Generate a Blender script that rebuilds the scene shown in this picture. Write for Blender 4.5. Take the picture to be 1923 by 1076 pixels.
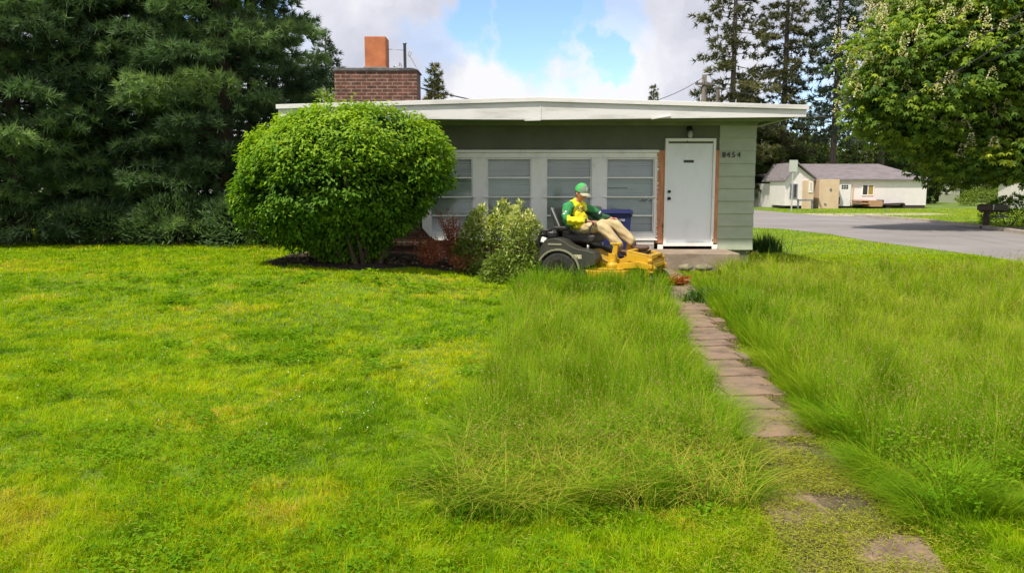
import bpy, math, random
import numpy as np
from mathutils import Vector, Matrix, Euler
from mathutils.bvhtree import BVHTree

for _o in list(bpy.data.objects): bpy.data.objects.remove(_o)
S = bpy.context.scene
C = S.collection
rng = np.random.default_rng(7)
random.seed(7)
R = math.radians

# ------------------------------------------------------------ camera
CAMZ = 1.6; F = 1500.0; TH = math.atan(186/1500.0)
cam_d = bpy.data.cameras.new('camera'); cam = bpy.data.objects.new('camera', cam_d); C.objects.link(cam)
cam_d.sensor_width = 36; cam_d.lens = F/1923*36
cam.location = (0, 0, CAMZ); cam.rotation_euler = (math.pi/2-TH, 0, 0)
cam_d.clip_start = 0.05; cam_d.clip_end = 3000
S.camera = cam

# ------------------------------------------------------------ light
SUN_EL = R(59)
sv = Vector((-0.66, -0.75, 0)).normalized()*math.cos(SUN_EL) + Vector((0, 0, math.sin(SUN_EL)))
sun_d = bpy.data.lights.new('sun', 'SUN'); sun_d.energy = 3.6; sun_d.angle = R(1.5); sun_d.color = (1.0, .93, .8)
sun = bpy.data.objects.new('sun', sun_d); C.objects.link(sun)
sun.rotation_euler = sv.to_track_quat('Z', 'Y').to_euler(); sun.location = (-20, -14, 30)
S.view_settings.view_transform = 'Standard'; S.view_settings.look = 'None'
S.view_settings.exposure = 0.58; S.view_settings.gamma = 1
S.cycles.use_denoising = True
S.cycles.max_bounces = 7; S.cycles.transparent_max_bounces = 12
S.cycles.diffuse_bounces = 3; S.cycles.glossy_bounces = 2; S.cycles.transmission_bounces = 5

def ray(px, py):
    d = Vector(((px-961.5)/F, math.cos(TH), -math.sin(TH)))
    u = (538-py)/F
    return d + u*Vector((0, math.sin(TH), math.cos(TH)))
def P(px, py, Y):            # a pixel of the photograph at depth Y -> world point
    d = ray(px, py); return Vector((0, 0, CAMZ)) + d*(Y/d.y)
def G(px, py, z=0.0):        # pixel -> ground point
    d = ray(px, py); return Vector((0, 0, CAMZ)) + d*((z-CAMZ)/d.z)

# ------------------------------------------------------------ world
W_ = bpy.data.worlds.new('World'); S.world = W_; W_.use_nodes = True
nt = W_.node_tree; nt.nodes.clear()
def N(tree, typ, **kw):
    n = tree.nodes.new(typ)
    for k, v in kw.items():
        if k == 'inp':
            for a, b in v.items(): n.inputs[a].default_value = b
        else: setattr(n, k, v)
    return n
def world():
    L = nt.links.new
    out = N(nt, 'ShaderNodeOutputWorld'); sky = N(nt, 'ShaderNodeTexSky', sky_type='NISHITA')
    sky.sun_disc = False; sky.sun_elevation = SUN_EL; sky.sun_rotation = math.atan2(sv.x, sv.y)
    sky.altitude = 100; sky.air_density = 0.85; sky.dust_density = 0.05; sky.ozone_density = 4.0
    bs = N(nt, 'ShaderNodeBackground'); bs.inputs['Strength'].default_value = 0.15
    L(sky.outputs[0], bs.inputs[0])
    tc = N(nt, 'ShaderNodeTexCoord')
    # warped direction
    nw = N(nt, 'ShaderNodeTexNoise', inp={'Scale': 7.0, 'Detail': 9.0, 'Roughness': .58})
    L(tc.outputs['Generated'], nw.inputs['Vector'])
    sub = N(nt, 'ShaderNodeVectorMath', operation='SUBTRACT'); sub.inputs[1].default_value = (.5, .5, .5)
    L(nw.outputs['Color'], sub.inputs[0])
    sc = N(nt, 'ShaderNodeVectorMath', operation='SCALE'); sc.inputs['Scale'].default_value = 0.20
    L(sub.outputs[0], sc.inputs[0])
    ad = N(nt, 'ShaderNodeVectorMath', operation='ADD'); L(tc.outputs['Generated'], ad.inputs[0]); L(sc.outputs[0], ad.inputs[1])
    nm = N(nt, 'ShaderNodeVectorMath', operation='NORMALIZE'); L(ad.outputs[0], nm.inputs[0])
    acc = None
    for (px, py, r, g) in ((880, 62, 52, 1), (1015, 78, 64, 1.1), (960, 18, 42, .75), (1080, 32, 55, .9), (1128, 108, 26, 1.0), (1040, 118, 34, .9), (1160, 40, 50, .5),
                           (800, 95, 45, .35), (1540, 228, 60, .8), (1510, 120, 40, .3), (1560, 250, 50, .7), (410, 30, 70, 1)):
        d = ray(px, py).normalized(); rad = r/F*1.38
        dist = N(nt, 'ShaderNodeVectorMath', operation='DISTANCE'); dist.inputs[1].default_value = d
        L(nm.outputs[0], dist.inputs[0])
        mr = N(nt, 'ShaderNodeMapRange', interpolation_type='SMOOTHSTEP')
        mr.inputs['From Min'].default_value = rad*1.25; mr.inputs['From Max'].default_value = rad*.62
        mr.inputs['To Min'].default_value = 0; mr.inputs['To Max'].default_value = g
        L(dist.outputs['Value'], mr.inputs['Value'])
        if acc is None: acc = mr.outputs[0]
        else:
            a = N(nt, 'ShaderNodeMath', operation='MAXIMUM'); L(acc, a.inputs[0]); L(mr.outputs[0], a.inputs[1]); acc = a.outputs[0]
    # more openings elsewhere in the sky
    n2 = N(nt, 'ShaderNodeTexNoise', inp={'Scale': 3.1, 'Detail': 6.0, 'Roughness': .6})
    L(tc.outputs['Generated'], n2.inputs['Vector'])
    m2 = N(nt, 'ShaderNodeMapRange', inp={'From Min': .60, 'From Max': .72, 'To Min': 0, 'To Max': .55}); L(n2.outputs[0], m2.inputs['Value'])
    a = N(nt, 'ShaderNodeMath', operation='MAXIMUM'); L(acc, a.inputs[0]); L(m2.outputs[0], a.inputs[1])
    # cloud shade
    n3 = N(nt, 'ShaderNodeTexNoise', inp={'Scale': 5.0, 'Detail': 6.0, 'Roughness': .48, 'Distortion': .3})
    L(ad.outputs[0], n3.inputs['Vector'])
    cr = N(nt, 'ShaderNodeValToRGB'); e = cr.color_ramp.elements
    e[0].position = .30; e[0].color = (.56, .58, .68, 1); e[1].position = .58; e[1].color = (.93, .93, .96, 1)
    x = e.new(.45); x.color = (.74, .75, .83, 1)
    # the low clouds are the whitest
    sepz = N(nt, 'ShaderNodeSeparateXYZ'); L(tc.outputs['Generated'], sepz.inputs[0])
    mz = N(nt, 'ShaderNodeMapRange', inp={'From Min': .02, 'From Max': .24, 'To Min': .07, 'To Max': -.12}); L(sepz.outputs[2], mz.inputs['Value'])
    az = N(nt, 'ShaderNodeMath', operation='ADD'); L(n3.outputs[0], az.inputs[0]); L(mz.outputs[0], az.inputs[1])
    L(az.outputs[0], cr.inputs[0])
    bc = N(nt, 'ShaderNodeBackground'); bc.inputs['Strength'].default_value = 0.70
    L(cr.outputs[0], bc.inputs[0])
    mx = N(nt, 'ShaderNodeMixShader'); L(a.outputs[0], mx.inputs[0]); L(bc.outputs[0], mx.inputs[1]); L(bs.outputs[0], mx.inputs[2])
    L(mx.outputs[0], out.inputs[0])
world()

# ------------------------------------------------------------ materials
def s2l(r, g, b):
    f = lambda c: (c/255/12.92) if c/255 <= .04045 else ((c/255+.055)/1.055)**2.4
    return (f(r), f(g), f(b), 1)
def M(name, c1, c2=None, scale=8.0, rough=.7, bump=0.0, bscale=None, metal=0.0, spec=.5, detail=5, lo=.35, hi=.65, stretch=(1, 1, 1), coat=0.0, c3=None):
    m = bpy.data.materials.new(name); m.use_nodes = True; t = m.node_tree; L = t.links.new
    b = t.nodes['Principled BSDF']; b.inputs['Roughness'].default_value = rough; b.inputs['Metallic'].default_value = metal
    b.inputs['Specular IOR Level'].default_value = spec; b.inputs['Coat Weight'].default_value = coat
    c1 = tuple(c1)[:3]+(1,); c2 = tuple(c2)[:3]+(1,) if c2 else tuple(v*.82 for v in c1[:3])+(1,)
    tc = N(t, 'ShaderNodeTexCoord'); mp = N(t, 'ShaderNodeMapping'); mp.inputs['Scale'].default_value = stretch
    L(tc.outputs['Object'], mp.inputs[0])
    n = N(t, 'ShaderNodeTexNoise', inp={'Scale': scale, 'Detail': detail, 'Roughness': .6}); L(mp.outputs[0], n.inputs['Vector'])
    r = N(t, 'ShaderNodeValToRGB'); e = r.color_ramp.elements; e[0].position = lo; e[0].color = c2; e[1].position = hi; e[1].color = c1
    if c3: x = e.new((lo+hi)/2); x.color = tuple(c3)[:3]+(1,)
    L(n.outputs[0], r.inputs[0]); L(r.outputs[0], b.inputs['Base Color'])
    if bump:
        n2 = N(t, 'ShaderNodeTexNoise', inp={'Scale': bscale or scale*4, 'Detail': 6.0}); L(mp.outputs[0], n2.inputs['Vector'])
        bp = N(t, 'ShaderNodeBump', inp={'Strength': bump, 'Distance': .02}); L(n2.outputs[0], bp.inputs['Height']); L(bp.outputs[0], b.inputs['Normal'])
    return m
def LEAF(name, stops, trans=.35, rough=.55, spec=.3, tcol=None):
    """foliage: every leaf takes its own hue from the 'tint' attribute"""
    m = bpy.data.materials.new(name); m.use_nodes = True; t = m.node_tree; L = t.links.new
    b = t.nodes['Principled BSDF']; b.inputs['Roughness'].default_value = rough; b.inputs['Specular IOR Level'].default_value = spec
    at = N(t, 'ShaderNodeAttribute', attribute_name='tint')
    r = N(t, 'ShaderNodeValToRGB'); e = r.color_ramp.elements
    e[0].position = stops[0][0]; e[0].color = tuple(stops[0][1])[:3]+(1,); e[1].position = stops[-1][0]; e[1].color = tuple(stops[-1][1])[:3]+(1,)
    for p, c in stops[1:-1]: x = e.new(p); x.color = tuple(c)[:3]+(1,)
    L(at.outputs['Fac'], r.inputs[0]); L(r.outputs[0], b.inputs['Base Color'])
    tr = N(t, 'ShaderNodeBsdfTranslucent')
    hs = N(t, 'ShaderNodeMix', data_type='RGBA', blend_type='MULTIPLY'); hs.inputs[0].default_value = 1
    hs.inputs[7].default_value = tcol or (1.25, 1.2, .5, 1)
    L(r.outputs[0], hs.inputs[6]); L(hs.outputs[2], tr.inputs[0])
    mx = N(t, 'ShaderNodeMixShader'); mx.inputs[0].default_value = trans
    L(b.outputs[0], mx.inputs[1]); L(tr.outputs[0], mx.inputs[2]); L(mx.outputs[0], t.nodes['Material Output'].inputs[0])
    return m
def BRICK(name, c1, c2, mortar, bw=.2, bh=.067, ms=.012, axis='xz', bump=.6):
    m = bpy.data.materials.new(name); m.use_nodes = True; t = m.node_tree; L = t.links.new
    b = t.nodes['Principled BSDF']; b.inputs['Roughness'].default_value = .9
    tc = N(t, 'ShaderNodeTexCoord'); sp = N(t, 'ShaderNodeSeparateXYZ'); cb = N(t, 'ShaderNodeCombineXYZ'); L(tc.outputs['Object'], sp.inputs[0])
    add = N(t, 'ShaderNodeMath', operation='ADD'); L(sp.outputs[0], add.inputs[0]); L(sp.outputs[1], add.inputs[1])
    L(add.outputs[0], cb.inputs[0]); L(sp.outputs[2], cb.inputs[1])
    br = N(t, 'ShaderNodeTexBrick', inp={'Color1': tuple(c1)[:3]+(1,), 'Color2': tuple(c2)[:3]+(1,), 'Mortar': tuple(mortar)[:3]+(1,), 'Scale': 1.0,
           'Mortar Size': ms, 'Mortar Smooth': .2, 'Bias': -.1, 'Brick Width': bw, 'Row Height': bh})
    L(cb.outputs[0], br.inputs[0])
    n = N(t, 'ShaderNodeTexNoise', inp={'Scale': 9.0, 'Detail': 6.0}); L(tc.outputs['Object'], n.inputs['Vector'])
    mr = N(t, 'ShaderNodeMapRange', inp={'From Min': .3, 'From Max': .7, 'To Min': .55, 'To Max': 1.25}); L(n.outputs[0], mr.inputs['Value'])
    mu = N(t, 'ShaderNodeVectorMath', operation='SCALE'); L(br.outputs[0], mu.inputs[0]); L(mr.outputs[0], mu.inputs['Scale'])
    L(mu.outputs[0], b.inputs['Base Color'])
    iv = N(t, 'ShaderNodeMath', operation='SUBTRACT'); iv.inputs[0].default_value = 1; L(br.outputs['Fac'], iv.inputs[1])
    bp = N(t, 'ShaderNodeBump', inp={'Strength': bump, 'Distance': .01}); L(iv.outputs[0], bp.inputs['Height']); L(bp.outputs[0], b.inputs['Normal'])
    return m
MT = {}
MT['fascia'] = M('weathered_white_paint', (.74, .715, .71), (.54, .52, .50), scale=2.2, rough=.6, bump=.15, bscale=30, stretch=(.6, 1, 4), lo=.3, hi=.55)
MT['trim_white'] = M('white_trim_paint', (.88, .87, .82), (.72, .71, .65), scale=3, rough=.5, bump=.08, bscale=20, lo=.25, hi=.5)
MT['door_white'] = M('door_paint', (.85, .88, .89), (.74, .76, .77), scale=3, rough=.45, lo=.2, hi=.5, bump=.06, bscale=12, stretch=(1, 1, .5))
MT['siding'] = M('sage_siding_paint', (.42, .46, .34), (.34, .38, .28), scale=2.5, rough=.7, bump=.1, bscale=40, stretch=(1, 1, 2), lo=.25, hi=.6)
MT['soffit'] = M('soffit_paint', (.25, .29, .17), (.19, .22, .13), scale=2, rough=.8)
MT['panel_green'] = M('upper_wall_paint', (.14, .155, .095), (.11, .12, .075), scale=1.5, rough=.75)
MT['bare_wood'] = M('bare_wood', (.66, .30, .15), (.44, .18, .08), scale=6, rough=.75, bump=.2, stretch=(4, 4, .5))
MT['brick'] = BRICK('red_brick', (.165, .060, .038), (.085, .04, .03), (.26, .18, .135), bw=.235, bh=.078, ms=.013)
MT['brick_dark'] = BRICK('brown_brick', (.11, .05, .03), (.07, .035, .024), (.13, .09, .07), bw=.4, bh=.1, ms=.012)
MT['clay'] = M('terracotta', (.55, .18, .07), (.36, .11, .045), scale=3, rough=.75, bump=.1)
MT['cap'] = M('chimney_cap_mortar', (.16, .15, .15), (.07, .065, .07), scale=5, rough=.9, bump=.3)
MT['metal_grey'] = M('galvanised_metal', (.36, .38, .42), (.22, .23, .26), scale=6, rough=.45, metal=.6)
MT['concrete'] = M('concrete', (.36, .28, .21), (.22, .165, .12), scale=3, rough=.9, bump=.3, bscale=40)
MT['blind'] = M('blind_slats', (.84, .86, .84), (.74, .76, .74), scale=2, rough=.5)
MT['blind_warm'] = M('blind_slats_grey', (.84, .85, .80), (.74, .75, .70), scale=2, rough=.5)
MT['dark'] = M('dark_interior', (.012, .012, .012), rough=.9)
MT['black'] = M('black_plastic', (.012, .012, .012), (.02, .02, .018), rough=.5)
MT['asphalt'] = M('asphalt', (.27, .245, .24), (.20, .185, .18), scale=.35, rough=.9, bump=.25, bscale=60, detail=9)
MT['walk'] = M('sidewalk_concrete', (.46, .40, .33), (.34, .29, .23), scale=2, rough=.9)
MT['gravel'] = M('gravel', (.30, .25, .19), (.17, .13, .09), scale=6, rough=.95, bump=.6)
MT['paver'] = M('concrete_paver', (.30, .185, .125), (.14, .09, .065), scale=5, rough=.9, bump=.5, bscale=45, c3=(.225, .155, .11), lo=.3, hi=.72)
MT['dirt'] = M('dirt', (.14, .10, .06), (.06, .048, .028), scale=4, rough=1, bump=.8, bscale=30)
MT['mulch'] = M('bed_soil', (.05, .032, .02), (.022, .015, .01), scale=7, rough=1, bump=1, bscale=30)
MT['bark'] = M('bark', (.10, .07, .05), (.035, .026, .02), scale=5, rough=.95, bump=1, bscale=14, stretch=(3, 3, .5))
MT['bark_grey'] = M('grey_bark', (.17, .14, .12), (.075, .06, .05), scale=5, rough=.95, bump=1, bscale=14, stretch=(3, 3, .5))
MT['twig'] = M('twig_bark', (.12, .085, .055), (.05, .035, .025), scale=9, rough=.9)
MT['glass'] = bpy.data.materials.new('window_glass')
def glass():
    m = MT['glass']; m.use_nodes = True; t = m.node_tree; t.nodes.clear(); L = t.links.new
    o = N(t, 'ShaderNodeOutputMaterial'); g = N(t, 'ShaderNodeBsdfGlossy', inp={'Roughness': .03, 'Color': (.9, .95, 1, 1)})
    tr = N(t, 'ShaderNodeBsdfTransparent', inp={'Color': (.95, .97, .96, 1)}); fr = N(t, 'ShaderNodeFresnel', inp={'IOR': 1.5}); mx = N(t, 'ShaderNodeMixShader')
    L(fr.outputs[0], mx.inputs[0]); L(tr.outputs[0], mx.inputs[1]); L(g.outputs[0], mx.inputs[2]); L(mx.outputs[0], o.inputs[0])
glass()

# ------------------------------------------------------------ noise + terrain
def vn(x, y, seed=0):
    x = np.asarray(x, float); y = np.asarray(y, float)
    xi = np.floor(x).astype(np.int64); yi = np.floor(y).astype(np.int64); fx = x-xi; fy = y-yi
    fx = fx*fx*(3-2*fx); fy = fy*fy*(3-2*fy)
    def h(a, b):
        n = (a*374761393 + b*668265263 + seed*974634777) & 0x7fffffff
        n = ((n ^ (n >> 13))*1274126177) & 0x7fffffff
        return ((n ^ (n >> 16)) & 0xffff)/65535.0
    return (h(xi, yi)*(1-fx)+h(xi+1, yi)*fx)*(1-fy) + (h(xi, yi+1)*(1-fx)+h(xi+1, yi+1)*fx)*fy
def fbm(x, y, seed=0, o=3):
    s = 0; a = .5; t = 0
    for i in range(o): s = s+a*vn(x*2**i, y*2**i, seed+i); t += a; a *= .5
    return s/t
def ss(x, a, b):
    t = np.clip((np.asarray(x, float)-a)/(b-a), 0, 1); return t*t*(3-2*t)
def gz(x, y):
    x = np.asarray(x, float); y = np.asarray(y, float)
    r = .24*ss(y, 8.5, 13.5)*ss(-x, -.2, 2.8)*(1-ss(y, 26, 40))
    lump = .035*(fbm(x*.9, y*.9, 3)-.5)*(1-ss(y, 14, 18))
    return r + lump
def gz1(x, y): return float(gz(x, y))

# ------------------------------------------------------------ object helpers
WM = {}
def wm(o): return WM.get(o.name, Matrix.Identity(4))
def thing(name, label, cat, loc=(0, 0, 0), rot=(0, 0, 0), group=None):
    o = bpy.data.objects.new(name, None); C.objects.link(o); o.location = loc; o.rotation_euler = rot
    o.empty_display_size = .2
    o['label'] = label; o['category'] = cat
    if group: o['group'] = group
    WM[o.name] = Matrix.LocRotScale(Vector(loc), Euler(rot), None)
    return o
def tag(o, label=None, cat=None, group=None, kind=None):
    if label: o['label'] = label
    if cat: o['category'] = cat
    if group: o['group'] = group
    if kind: o['kind'] = kind
    return o
def npmesh(name, V, F_, mats, parent=None, smooth=False, tint=None, world=True, mi=None):
    """V (n,3); F_ list of (m,k) int arrays; tint per vertex"""
    V = np.asarray(V, np.float32)
    if parent is not None and world:
        inv = np.array(wm(parent).inverted(), dtype=np.float64); V = (V @ inv[:3, :3].T + inv[:3, 3]).astype(np.float32)
    me = bpy.data.meshes.new(name); me.vertices.add(len(V)); me.vertices.foreach_set('co', V.ravel())
    F_ = [np.asarray(f, np.int32) for f in F_ if len(f)]
    nl = sum(f.size for f in F_); npoly = sum(len(f) for f in F_)
    me.loops.add(nl); me.polygons.add(npoly)
    me.loops.foreach_set('vertex_index', np.concatenate([f.ravel() for f in F_]))
    tot = np.concatenate([np.full(len(f), f.shape[1], np.int32) for f in F_])
    st = np.concatenate([[0], np.cumsum(tot)[:-1]]).astype(np.int32)
    me.polygons.foreach_set('loop_start', st)
    if smooth: me.polygons.foreach_set('use_smooth', np.ones(npoly, bool))
    if mi is not None: me.polygons.foreach_set('material_index', np.asarray(mi, np.int32))
    for m in (mats if isinstance(mats, (list, tuple)) else [mats]): me.materials.append(m)
    me.update(calc_edges=True)
    if tint is not None:
        a = me.attributes.new('tint', 'FLOAT', 'POINT'); a.data.foreach_set('value', np.asarray(tint, np.float32))
    o = bpy.data.objects.new(name, me); C.objects.link(o)
    if parent is not None:
        o.parent = parent; WM[o.name] = wm(parent)
    return o
class MB:
    def __init__(s): s.v = []; s.f = []; s.m = []; s.cur = 0
    def add(s, vs, fs):
        b = len(s.v); s.v += [tuple(v) for v in vs]; s.f += [tuple(i+b for i in f) for f in fs]; s.m += [s.cur]*len(fs); return s
    def box(s, lo, hi, rot=None, piv=None):
        x0, y0, z0 = lo; x1, y1, z1 = hi
        vs = [Vector(p) for p in ((x0,y0,z0),(x1,y0,z0),(x1,y1,z0),(x0,y1,z0),(x0,y0,z1),(x1,y0,z1),(x1,y1,z1),(x0,y1,z1))]
        if rot is not None:
            piv = Vector(piv) if piv is not None else sum(vs, Vector())/8
            rm = Euler(rot).to_matrix(); vs = [rm @ (v-piv)+piv for v in vs]
        return s.add(vs, [(0,3,2,1),(4,5,6,7),(0,1,5,4),(1,2,6,5),(2,3,7,6),(3,0,4,7)])
    def tube(s, pts, rad, n=8, caps=True):
        pts = [Vector(p) for p in pts]; rad = rad if isinstance(rad, (list, tuple)) else [rad]*len(pts)
        vs = []; fs = []
        ref = None
        for i, p in enumerate(pts):
            d = (pts[min(i+1, len(pts)-1)]-pts[max(i-1, 0)])
            d = d.normalized() if d.length > 1e-9 else Vector((0, 0, 1))
            if ref is None: ref = Vector((1, 0, 0)) if abs(d.x) < .8 else Vector((0, 1, 0))
            a = (ref - d*ref.dot(d)).normalized(); ref = a; b = d.cross(a)
            for k in range(n):
                t = 2*math.pi*k/n; vs.append(p+(a*math.cos(t)+b*math.sin(t))*rad[i])
        for i in range(len(pts)-1):
            for k in range(n): fs.append((i*n+k, i*n+(k+1) % n, (i+1)*n+(k+1) % n, (i+1)*n+k))
        if caps: fs.append(tuple(range(n-1, -1, -1))); fs.append(tuple((len(pts)-1)*n+k for k in range(n)))
        return s.add(vs, fs)
    def lathe(s, prof, c=(0, 0, 0), n=24, axis='z'):
        vs = []; fs = []
        for (r, h) in prof:
            for k in range(n):
                t = 2*math.pi*k/n; a, b = r*math.cos(t), r*math.sin(t)
                p = (a, b, h) if axis == 'z' else ((a, h, b) if axis == 'y' else (h, a, b))
                vs.append(Vector(p)+Vector(c))
        for i in range(len(prof)-1):
            for k in range(n): fs.append((i*n+k, i*n+(k+1) % n, (i+1)*n+(k+1) % n, (i+1)*n+k))
        fs.append(tuple(range(n))); fs.append(tuple((len(prof)-1)*n+k for k in range(n)))
        return s.add(vs, fs)
    def prism(s, poly, a, b, plane='xz'):
        """polygon in a plane, extruded along the other axis from a to b"""
        n = len(poly)
        def q(u, v, w): return {'xz': (u, w, v), 'xy': (u, v, w), 'yz': (w, u, v)}[plane]
        vs = [q(u, v, a) for u, v in poly]+[q(u, v, b) for u, v in poly]
        fs = [tuple(range(n)), tuple(range(2*n-1, n-1, -1))]+[(i, i+n, (i+1) % n+n, (i+1) % n) for i in range(n)]
        return s.add(vs, fs)
    def ell(s, c, r, nu=16, nv=10, fn=None, rot=None):
        c = Vector(c); vs = []; fs = []
        rm = Euler(rot).to_matrix() if rot is not None else Matrix.Identity(3)
        for j in range(nv+1):
            ph = math.pi*j/nv
            for i in range(nu):
                t = 2*math.pi*i/nu; d = Vector((math.sin(ph)*math.cos(t), math.sin(ph)*math.sin(t), math.cos(ph)))
                k = fn(d) if fn else 1
                vs.append(c+rm @ Vector((d.x*r[0]*k, d.y*r[1]*k, d.z*r[2]*k)))
        for j in range(nv):
            for i in range(nu): fs.append((j*nu+i, (j+1)*nu+i, (j+1)*nu+(i+1) % nu, j*nu+(i+1) % nu))
        return s.add(vs, fs)
    def build(s, name, mats, parent=None, smooth=False, world=True, bevel=0, tint=None):
        mats = mats if isinstance(mats, (list, tuple)) else [mats]
        me = bpy.data.meshes.new(name)
        vs = [Vector(v) for v in s.v]
        if parent is not None and world:
            inv = wm(parent).inverted(); vs = [inv @ v for v in vs]
        me.from_pydata([tuple(v) for v in vs], [], s.f)
        for m in mats: me.materials.append(m)
        me.polygons.foreach_set('material_index', s.m)
        import bmesh
        bm = bmesh.new(); bm.from_mesh(me); bmesh.ops.recalc_face_normals(bm, faces=bm.faces); bm.to_mesh(me); bm.free()
        if smooth: me.polygons.foreach_set('use_smooth', [True]*len(me.polygons))
        if tint is not None:
            a = me.attributes.new('tint', 'FLOAT', 'POINT'); a.data.foreach_set('value', [tint]*len(me.vertices))
        me.update()
        o = bpy.data.objects.new(name, me); C.objects.link(o)
        if parent is not None: o.parent = parent; WM[o.name] = wm(parent)
        if bevel:
            md = o.modifiers.new('bevel', 'BEVEL'); md.width = bevel; md.segments = 2; md.limit_method = 'ANGLE'; md.angle_limit = R(40)
        return o
def text_on(name, body, size, loc, rot, mat, parent=None, extrude=.004, world=True, align='CENTER'):
    cu = bpy.data.curves.new('t', 'FONT'); cu.body = body; cu.size = size; cu.extrude = extrude; cu.align_x = align; cu.align_y = 'CENTER'
    o = bpy.data.objects.new('t', cu); C.objects.link(o); bpy.context.view_layer.update()
    dg = bpy.context.evaluated_depsgraph_get(); me = bpy.data.meshes.new_from_object(o.evaluated_get(dg))
    bpy.data.objects.remove(o); bpy.data.curves.remove(cu)
    mt = Matrix.LocRotScale(Vector(loc), Euler(rot), None)
    if parent is not None and world: mt = wm(parent).inverted() @ mt
    me.transform(mt); me.materials.clear(); me.materials.append(mat); me.name = name
    q = bpy.data.objects.new(name, me); C.objects.link(q)
    if parent is not None: q.parent = parent; WM[q.name] = wm(parent)
    return q

# ------------------------------------------------------------ foliage helpers (numpy)
def unit(a): return a/np.maximum(np.linalg.norm(a, axis=-1, keepdims=True), 1e-9)
def leaf_arr(c, ax, nr, ln, wd, fold=.25):
    """folded leaf: base, left, tip, right"""
    ax = unit(ax); sd = unit(np.cross(ax, nr)); nn = np.cross(sd, ax)
    ln = np.asarray(ln).reshape(-1, 1); wd = np.asarray(wd).reshape(-1, 1)
    b = c; t = c+ax*ln-nn*ln*.12; m = c+ax*ln*.48
    l = m+sd*wd*.5+nn*wd*fold; r = m-sd*wd*.5+nn*wd*fold
    V = np.stack([b, l, t, r], 1).reshape(-1, 3); n = len(c); k = np.arange(n)*4
    Fc = np.concatenate([np.stack([k, k+2, k+1], 1), np.stack([k, k+3, k+2], 1)])
    return V, Fc
def needles(c, d, K, ln, wd, spread=.75, r=None):
    """tufts of K needle bunches around each centre, one triangle each"""
    r = r or rng; n = len(c)
    dd = unit(np.repeat(unit(d), K, 0)+r.normal(0, spread, (n*K, 3)))
    cc = np.repeat(c, K, 0)+r.normal(0, .02, (n*K, 3)); s = unit(np.cross(dd, r.normal(0, 1, (n*K, 3))))
    L_ = ln*(.6+.6*r.random((n*K, 1)))
    V = np.stack([cc-s*wd*.5, cc+s*wd*.5, cc+dd*L_], 1).reshape(-1, 3)
    k = np.arange(n*K)*3
    return V, np.stack([k, k+1, k+2], 1)
# ============================================================ THE SETTING
def ground():
    xs = np.unique(np.concatenate([np.linspace(-400, -14, 30), np.arange(-14, 14, .2), np.linspace(14, 400, 30)]))
    ys = np.unique(np.concatenate([np.linspace(-40, 1, 10), np.arange(1, 20, .2), np.linspace(20, 45, 22), np.linspace(45, 900, 30)]))
    X, Y = np.meshgrid(xs, ys); Z = gz(X, Y)
    V = np.stack([X, Y, Z], -1).reshape(-1, 3); nx = len(xs); ny = len(ys)
    i = (np.arange(ny-1)[:, None]*nx+np.arange(nx-1)[None]).ravel()
    m = M('ground_turf', (.17, .25, .02), (.07, .10, .018), scale=.5, rough=1, bump=.6, bscale=40, detail=9, c3=(.12, .19, .02), lo=.3, hi=.7)
    o = npmesh('ground', V, [np.stack([i, i+1, i+1+nx, i+nx], 1)], m, smooth=True); tag(o, kind='structure')
ground()
def sheet(name, pts, z, mat, kind='structure'):
    b = MB(); b.add([(x, y, z) for x, y in pts], [tuple(range(len(pts)))]); o = b.build(name, mat); tag(o, kind=kind); return o
NEAR = [(11.1, -30), (11.0, 14), (11.0, 20), (10.7, 24), (10.9, 27.5), (10.4, 31), (8.5, 33.2), (-60, 35)]
FAR = [(-60, 61), (17.2, 58), (17.4, 50), (18.8, 44), (19.4, 38), (18.6, 32), (17.4, 27), (17.0, 20), (16.8, -30)]
sheet('road', NEAR+FAR, .006, MT['asphalt'])
def strip(name, line, w, z0, z1, mat):
    """a band of width w to the right (+) of the line, as a raised slab"""
    b = MB(); n = len(line); L_ = [Vector((x, y, 0)) for x, y in line]; off = []
    for i, p in enumerate(L_):
        d = (L_[min(i+1, n-1)]-L_[max(i-1, 0)]).normalized(); off.append(p+Vector((-d.y, d.x, 0))*w)
    vs = [(p.x, p.y, z1) for p in L_]+[(p.x, p.y, z1) for p in off]+[(p.x, p.y, z0) for p in L_]+[(p.x, p.y, z0) for p in off]
    fs = []
    for i in range(n-1):
        fs += [(i, i+1, n+i+1, n+i), (i, 2*n+i, 2*n+i+1, i+1), (n+i, n+i+1, 3*n+i+1, 3*n+i)]
    b.add(vs, fs); o = b.build(name, mat); tag(o, kind='structure'); return o
kerb = [(16.8, -30), (17.0, 20), (17.4, 27), (18.6, 32), (19.4, 38), (18.8, 44)]
strip('kerb', kerb, -.22, -.05, .12, MT['walk'])
strip('roadside_gravel', [(x+.24, y) for x, y in kerb[:4]], -1.3, -.05, .035, MT['gravel'])
sheet('driveway', [(17.6, 45.5), (18.75, 44.3), (26, 47), (26, 50), (17.5, 49)], .012, MT['walk'])

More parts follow.
